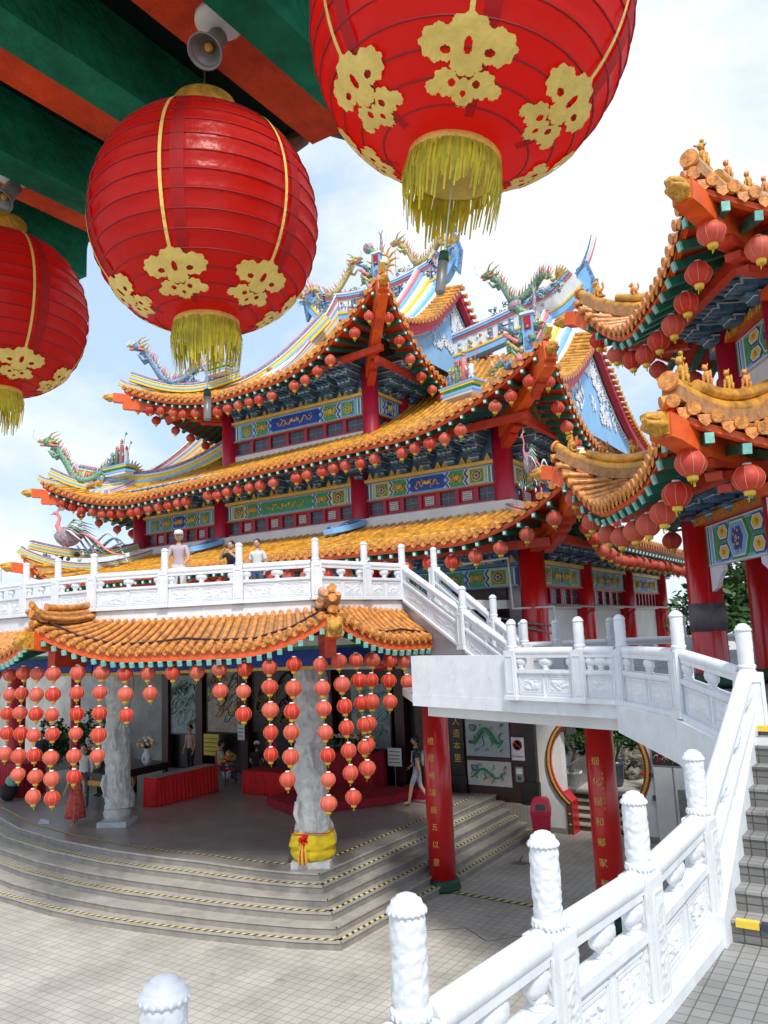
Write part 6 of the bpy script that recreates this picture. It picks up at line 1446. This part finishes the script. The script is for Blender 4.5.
for R,nm in((RL,'lower'),(RU,'upper')):
    a,b_=R.span('l')
    for k in range(9):
        t=a+.18+(b_-a-.36)*k/8; pl(R,'l',t,.1,-.38,'red lantern under the '+nm+' pavilion roof, '+ordw(k)+' from its near corner',nm+' pavilion left eave lanterns')
    a2,b2_=R.span('f')
    for k in range(4): pl(R,'f',a2+.75+.62*k,.12,-.38,'red lantern on the front side of the '+nm+' pavilion roof, '+ordw(k)+' from the corner',nm+' pavilion front eave lanterns')
    for k in range(6): pl(R,'b',a2+.5+.55*k,.12,-.38,'red lantern on the far side of the '+nm+' pavilion roof, '+ordw(k)+' from the corner',nm+' pavilion back eave lanterns')
p=pM@Vector((-.45,.3,6.95)); b=MB([stone,dark]); b.lathe([(.05,.18),(.12,.15),(.17,.0),(.12,-.15),(.05,-.18)],n=14,mt=stone); b.tube([(0,0,.18),(0,0,.5)],.015,5,dark); b.tube([(0,0,-.18),(.15,.05,-.25),(.4,.1,-.22)],.02,5,dark); tag(b.build('grey_lantern',None,tuple(p)),'dull grey wire lantern hanging beside the red pavilion column','lantern')
tree('shrub',-25.6,18.9,.5,1.9,1.1,2500,31,'green potted foliage in front of the plaster wall at the left','shrub',.1)
tree('tree',*yw(10.6,22),2,5.4,2.2,6000,5,'bushy green tree between the pavilion columns','tree',.14)
tree('tree',*yw(14.5,24),2,6.5,2.6,5000,6,'bright green tree at the far right behind the pavilion','tree',.16)
# ------------------------------------------------------------------ near eave overhead
nz=6.42
ne=empty('overhead_eave',(0,0,0),0,'green rafters and red boards of the eave right above the camera','eave')
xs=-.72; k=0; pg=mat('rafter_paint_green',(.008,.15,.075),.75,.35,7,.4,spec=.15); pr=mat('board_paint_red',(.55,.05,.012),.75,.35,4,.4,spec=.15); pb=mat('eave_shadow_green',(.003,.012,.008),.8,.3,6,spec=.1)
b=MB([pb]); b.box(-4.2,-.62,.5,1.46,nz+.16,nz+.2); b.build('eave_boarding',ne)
b=MB([tile_n]); b.box(-4.2,-.6,.5,1.5,nz+.2,nz+.3); 
b.build('eave_tiles',ne)
for i in range(9):
    x=-.82-.385*i
    b=MB([pg]); b.box(x-.09,x,.5,1.45,nz,nz+.159,pg); b.build('rafter',ne)
    b=MB([pr]); b.box(x-.235,x-.092,.5,1.40,nz+.05,nz+.158,pr); b.build('red_board',ne)
b=MB([brownm]); rr=random.Random(2); b.tube([(.2,.885,nz+.16),(-1,.885,nz+.16)],.02,8,brownm)
for i in range(12):
    x=-.72-.28*i; b.ball((x,1.48,nz+.17),(.13,.06,.05),brownm,10,7,.8,i)
b.build('eave_tile_end',ne)
def spot(x,y,label):
    e=empty('spotlight',(x,y,nz+.05),0,label,'lamp'); b=MB([wood_l]); b.lathe([(.046,0),(.046,-.012),(.036,-.018),(0,-.018)],n=24,mt=wood_l); b.build('ceiling_plate',e)
    b=MB([grey,goldd]); b.lathe([(.011,.045),(.019,.04),(.021,.0),(.028,-.03),(.034,-.036),(.031,-.036),(.021,-.01),(.0,.0)],n=24,mt=grey); b.ball((0,0,-.012),.009,goldd,10,8); o=b.build('bell_shade',e,(-.01,-.012,-.06),(radians(-35),radians(-8),0))
spot(-.955,.985,'bell-shaped spotlight above the middle big lantern'); spot(-1.72,1.05,'bell-shaped spotlight above the left big lantern')
seamm=lantern_mat('lantern_seam',(.6,.01,.012),(.62,.012,.014),.5)
def big_lantern(loc,D,label,rz,seed,tilt=0.):
    e=empty('big_lantern',loc,rz,label,'lantern','big red lanterns hanging right before the camera'); e.rotation_euler=(Matrix.Rotation(tilt,3,Vector((-sin(YAW),cos(YAW),0)))@Matrix.Rotation(rz,3,'Z')).to_euler(); R=D/2; Hh=R*.93; NR=17
    def prof(t): th=t*1.41; return R*max(cos(th),0)**.72, Hh*(sin(th)/sin(1.41))
    b=MB([lantbig]); pts=[]; n=64; M=NR*4; rr=random.Random(seed)
    vs=[];fs=[]
    for j in range(M+1):
        t=-1+2*j/M; r,z=prof(t); sag=-.012*R*abs(sin(pi*j/4))
        for i in range(n):
            a=2*pi*i/n; w=noise.noise(Vector((cos(a)*5,sin(a)*5,z*22+seed)))*.006*R*2*abs(sin(pi*j/4)); vs.append(((r+sag+w)*cos(a),(r+sag+w)*sin(a),z))
    for j in range(M):
        for i in range(n): a=j*n+i; c=j*n+(i+1)%n; fs.append((a,c,c+n,a+n))
    b.add(vs,fs,lantbig,True); b.build('paper_shade',e)
    b=MB([ringm]);
    for j in range(0,NR+1):
        t=-1+2*j/NR; r,z=prof(t); b.tube([((r+.0004)*cos(a*2*pi/48),(r+.0004)*sin(a*2*pi/48),z) for a in range(49)],.0014*D/.4,4,ringm,cap=False)
    b.build('wire_hoops',e)
    for k in range(6):
        a=2*pi*k/6+.2; b=MB([goldf]); hw=.0028*D/.4/R; vs=[];fs=[]
        t0=-.56
        for j in range(41):
            t=t0+(.95-t0)*j/40; r,z=prof(t); r+=.003
            for s_ in(-1,1): vs.append((r*cos(a)-s_*hw*R*sin(a),r*sin(a)+s_*hw*R*cos(a),z))
        for j in range(40): fs.append((j*2,j*2+1,j*2+3,j*2+2))
        b.add(vs,fs,goldf); b.build('gold_stripe',e)
        b=MB([seamm]); hw=.011*D/.4/R; vs=[];fs=[]; a+=.13
        for j in range(61):
            t=-.93+1.86*j/60; r,z=prof(t); r+=.0005-.012*R*abs(sin(pi*j*.283))*.0
            for s_ in(-1,1): vs.append((r*cos(a)-s_*hw*R*sin(a)*cos(t*1.2),r*sin(a)+s_*hw*R*cos(a)*cos(t*1.2),z))
        for j in range(60): fs.append((j*2,j*2+1,j*2+3,j*2+2))
        b.add(vs,fs,seamm); b.build('overlap_seam',e)
    def flower(u,v):
        for hx,hy,ha,hb in((0,.3,.08,.17),(-.4,.22,.1,.08),(.4,.22,.1,.08),(-.28,-.42,.09,.08),(.28,-.42,.09,.08),(0,-.64,.07,.07)):
            if ((u-hx)/ha)**2+((v-hy)/hb)**2<1: return False
        for cx_,cy_,cr_ in((0,.55,.36),(-.5,.35,.36),(.5,.35,.36),(0,.05,.34),(-.42,-.42,.29),(.42,-.42,.29),(0,-.62,.3),(-.75,-.5,.16),(.75,-.5,.16)):
            if (u-cx_)**2+(v-cy_)**2<(cr_*(1+.07*sin(9*atan2(v-cy_,u-cx_))))**2: return True
        return False
    for k in range(6):
        b=MB([goldf]); a0=2*pi*k/6+.2; G=84; vs=[];fs=[]
        def P(u,v): t=-.71+v*.205; r,z=prof(t); a=a0-u*.42; return ((r+.004)*cos(a),(r+.004)*sin(a),z)
        for i in range(G):
            for j in range(G):
                u=-1+2*(i+.5)/G; v=-1+2*(j+.5)/G
                if flower(u,v):
                    o_=len(vs); vs+=[P(-1+2*i/G,-1+2*j/G),P(-1+2*(i+1)/G,-1+2*j/G),P(-1+2*(i+1)/G,-1+2*(j+1)/G),P(-1+2*i/G,-1+2*(j+1)/G)]; fs.append((o_,o_+1,o_+2,o_+3))
        b.add(vs,fs,goldf); b.build('gold_flower',e)
    r0,z0=prof(1.); b=MB([goldf]); b.lathe([(r0*1.0,z0-.004),(r0*1.05,z0),(r0*1.05,z0+.05*D/.4),(r0*.95,z0+.05*D/.4),(r0*.9,z0)],n=40,mt=goldd); b.build('top_collar',e)
    r1,z1=prof(-1.); b=MB([goldf]); b.lathe([(r1*.97,z1+.004),(r1*1.07,z1),(r1*1.07,z1-.022*D/.4),(r1*.98,z1-.022*D/.4),(r1*.94,z1)],n=40,mt=goldf); b.build('bottom_collar',e)
    b=MB([tassel,tasselo]); rr=random.Random(seed+5); zt=z1-.02*D/.4
    for i in range(230):
        a=2*pi*i/230+rr.uniform(-.03,.03); r=r1*rr.uniform(1.05,1.1); l=D*(.1+.1*rr.random()**1.6+.03*sin(a*3)); sw=rr.uniform(-.05,.05)*l; p0=Vector((r*cos(a),r*sin(a),zt+.012)); w_=.0017*D/.4; tg=Vector((-sin(a),cos(a),0))
        p1=p0+Vector((0,0,-l*.5))+tg*sw*.4+Vector((cos(a),sin(a),0))*.004; p2=p0+Vector((0,0,-l))+tg*sw
        b.add([p0-tg*w_,p0+tg*w_,p1+tg*w_,p1-tg*w_,p2+tg*w_*.6,p2-tg*w_*.6],[(0,1,2,3),(3,2,4,5)],[tassel,tasselo,tassel][i%3])
    b.build('fringe',e)
    b=MB([dark]); b.tube([(0,0,z0),(0,0,z0+.14)],.002,5,dark); b.build('cord',e); b=MB([white]); b.tube([(0,0,z1),(0,0,z1-D*.3)],.0012,4,white); b.build('string',e)
    b=MB([grey,dgreen]); zz=z1-D*.3; b.lathe([(.0,0),(.006,-.003),(.0072,-.016)],(0,0,zz),14,dgreen); b.lathe([(.0066,-.016),(.0066,-.056),(.005,-.06),(0,-.06)],(0,0,zz),14,grey); b.build('hanging_weight',e)
big_lantern((-.395,.885,6.11),.43,'huge red lantern cut off by the top of the view, gold flowers and yellow fringe',-.164,1,radians(9))
big_lantern((-1.0,.99,6.067),.415,'big red lantern in the middle of the near row, gold flowers and yellow fringe',.764,2)
big_lantern((-1.77,1.05,6.11),.415,'big red lantern cut off by the left edge of the view',-.387,3)
bpy.context.scene['lanterns']=LCOUNT[0]
if LCOUNT[0]>299: print('TOO MANY')
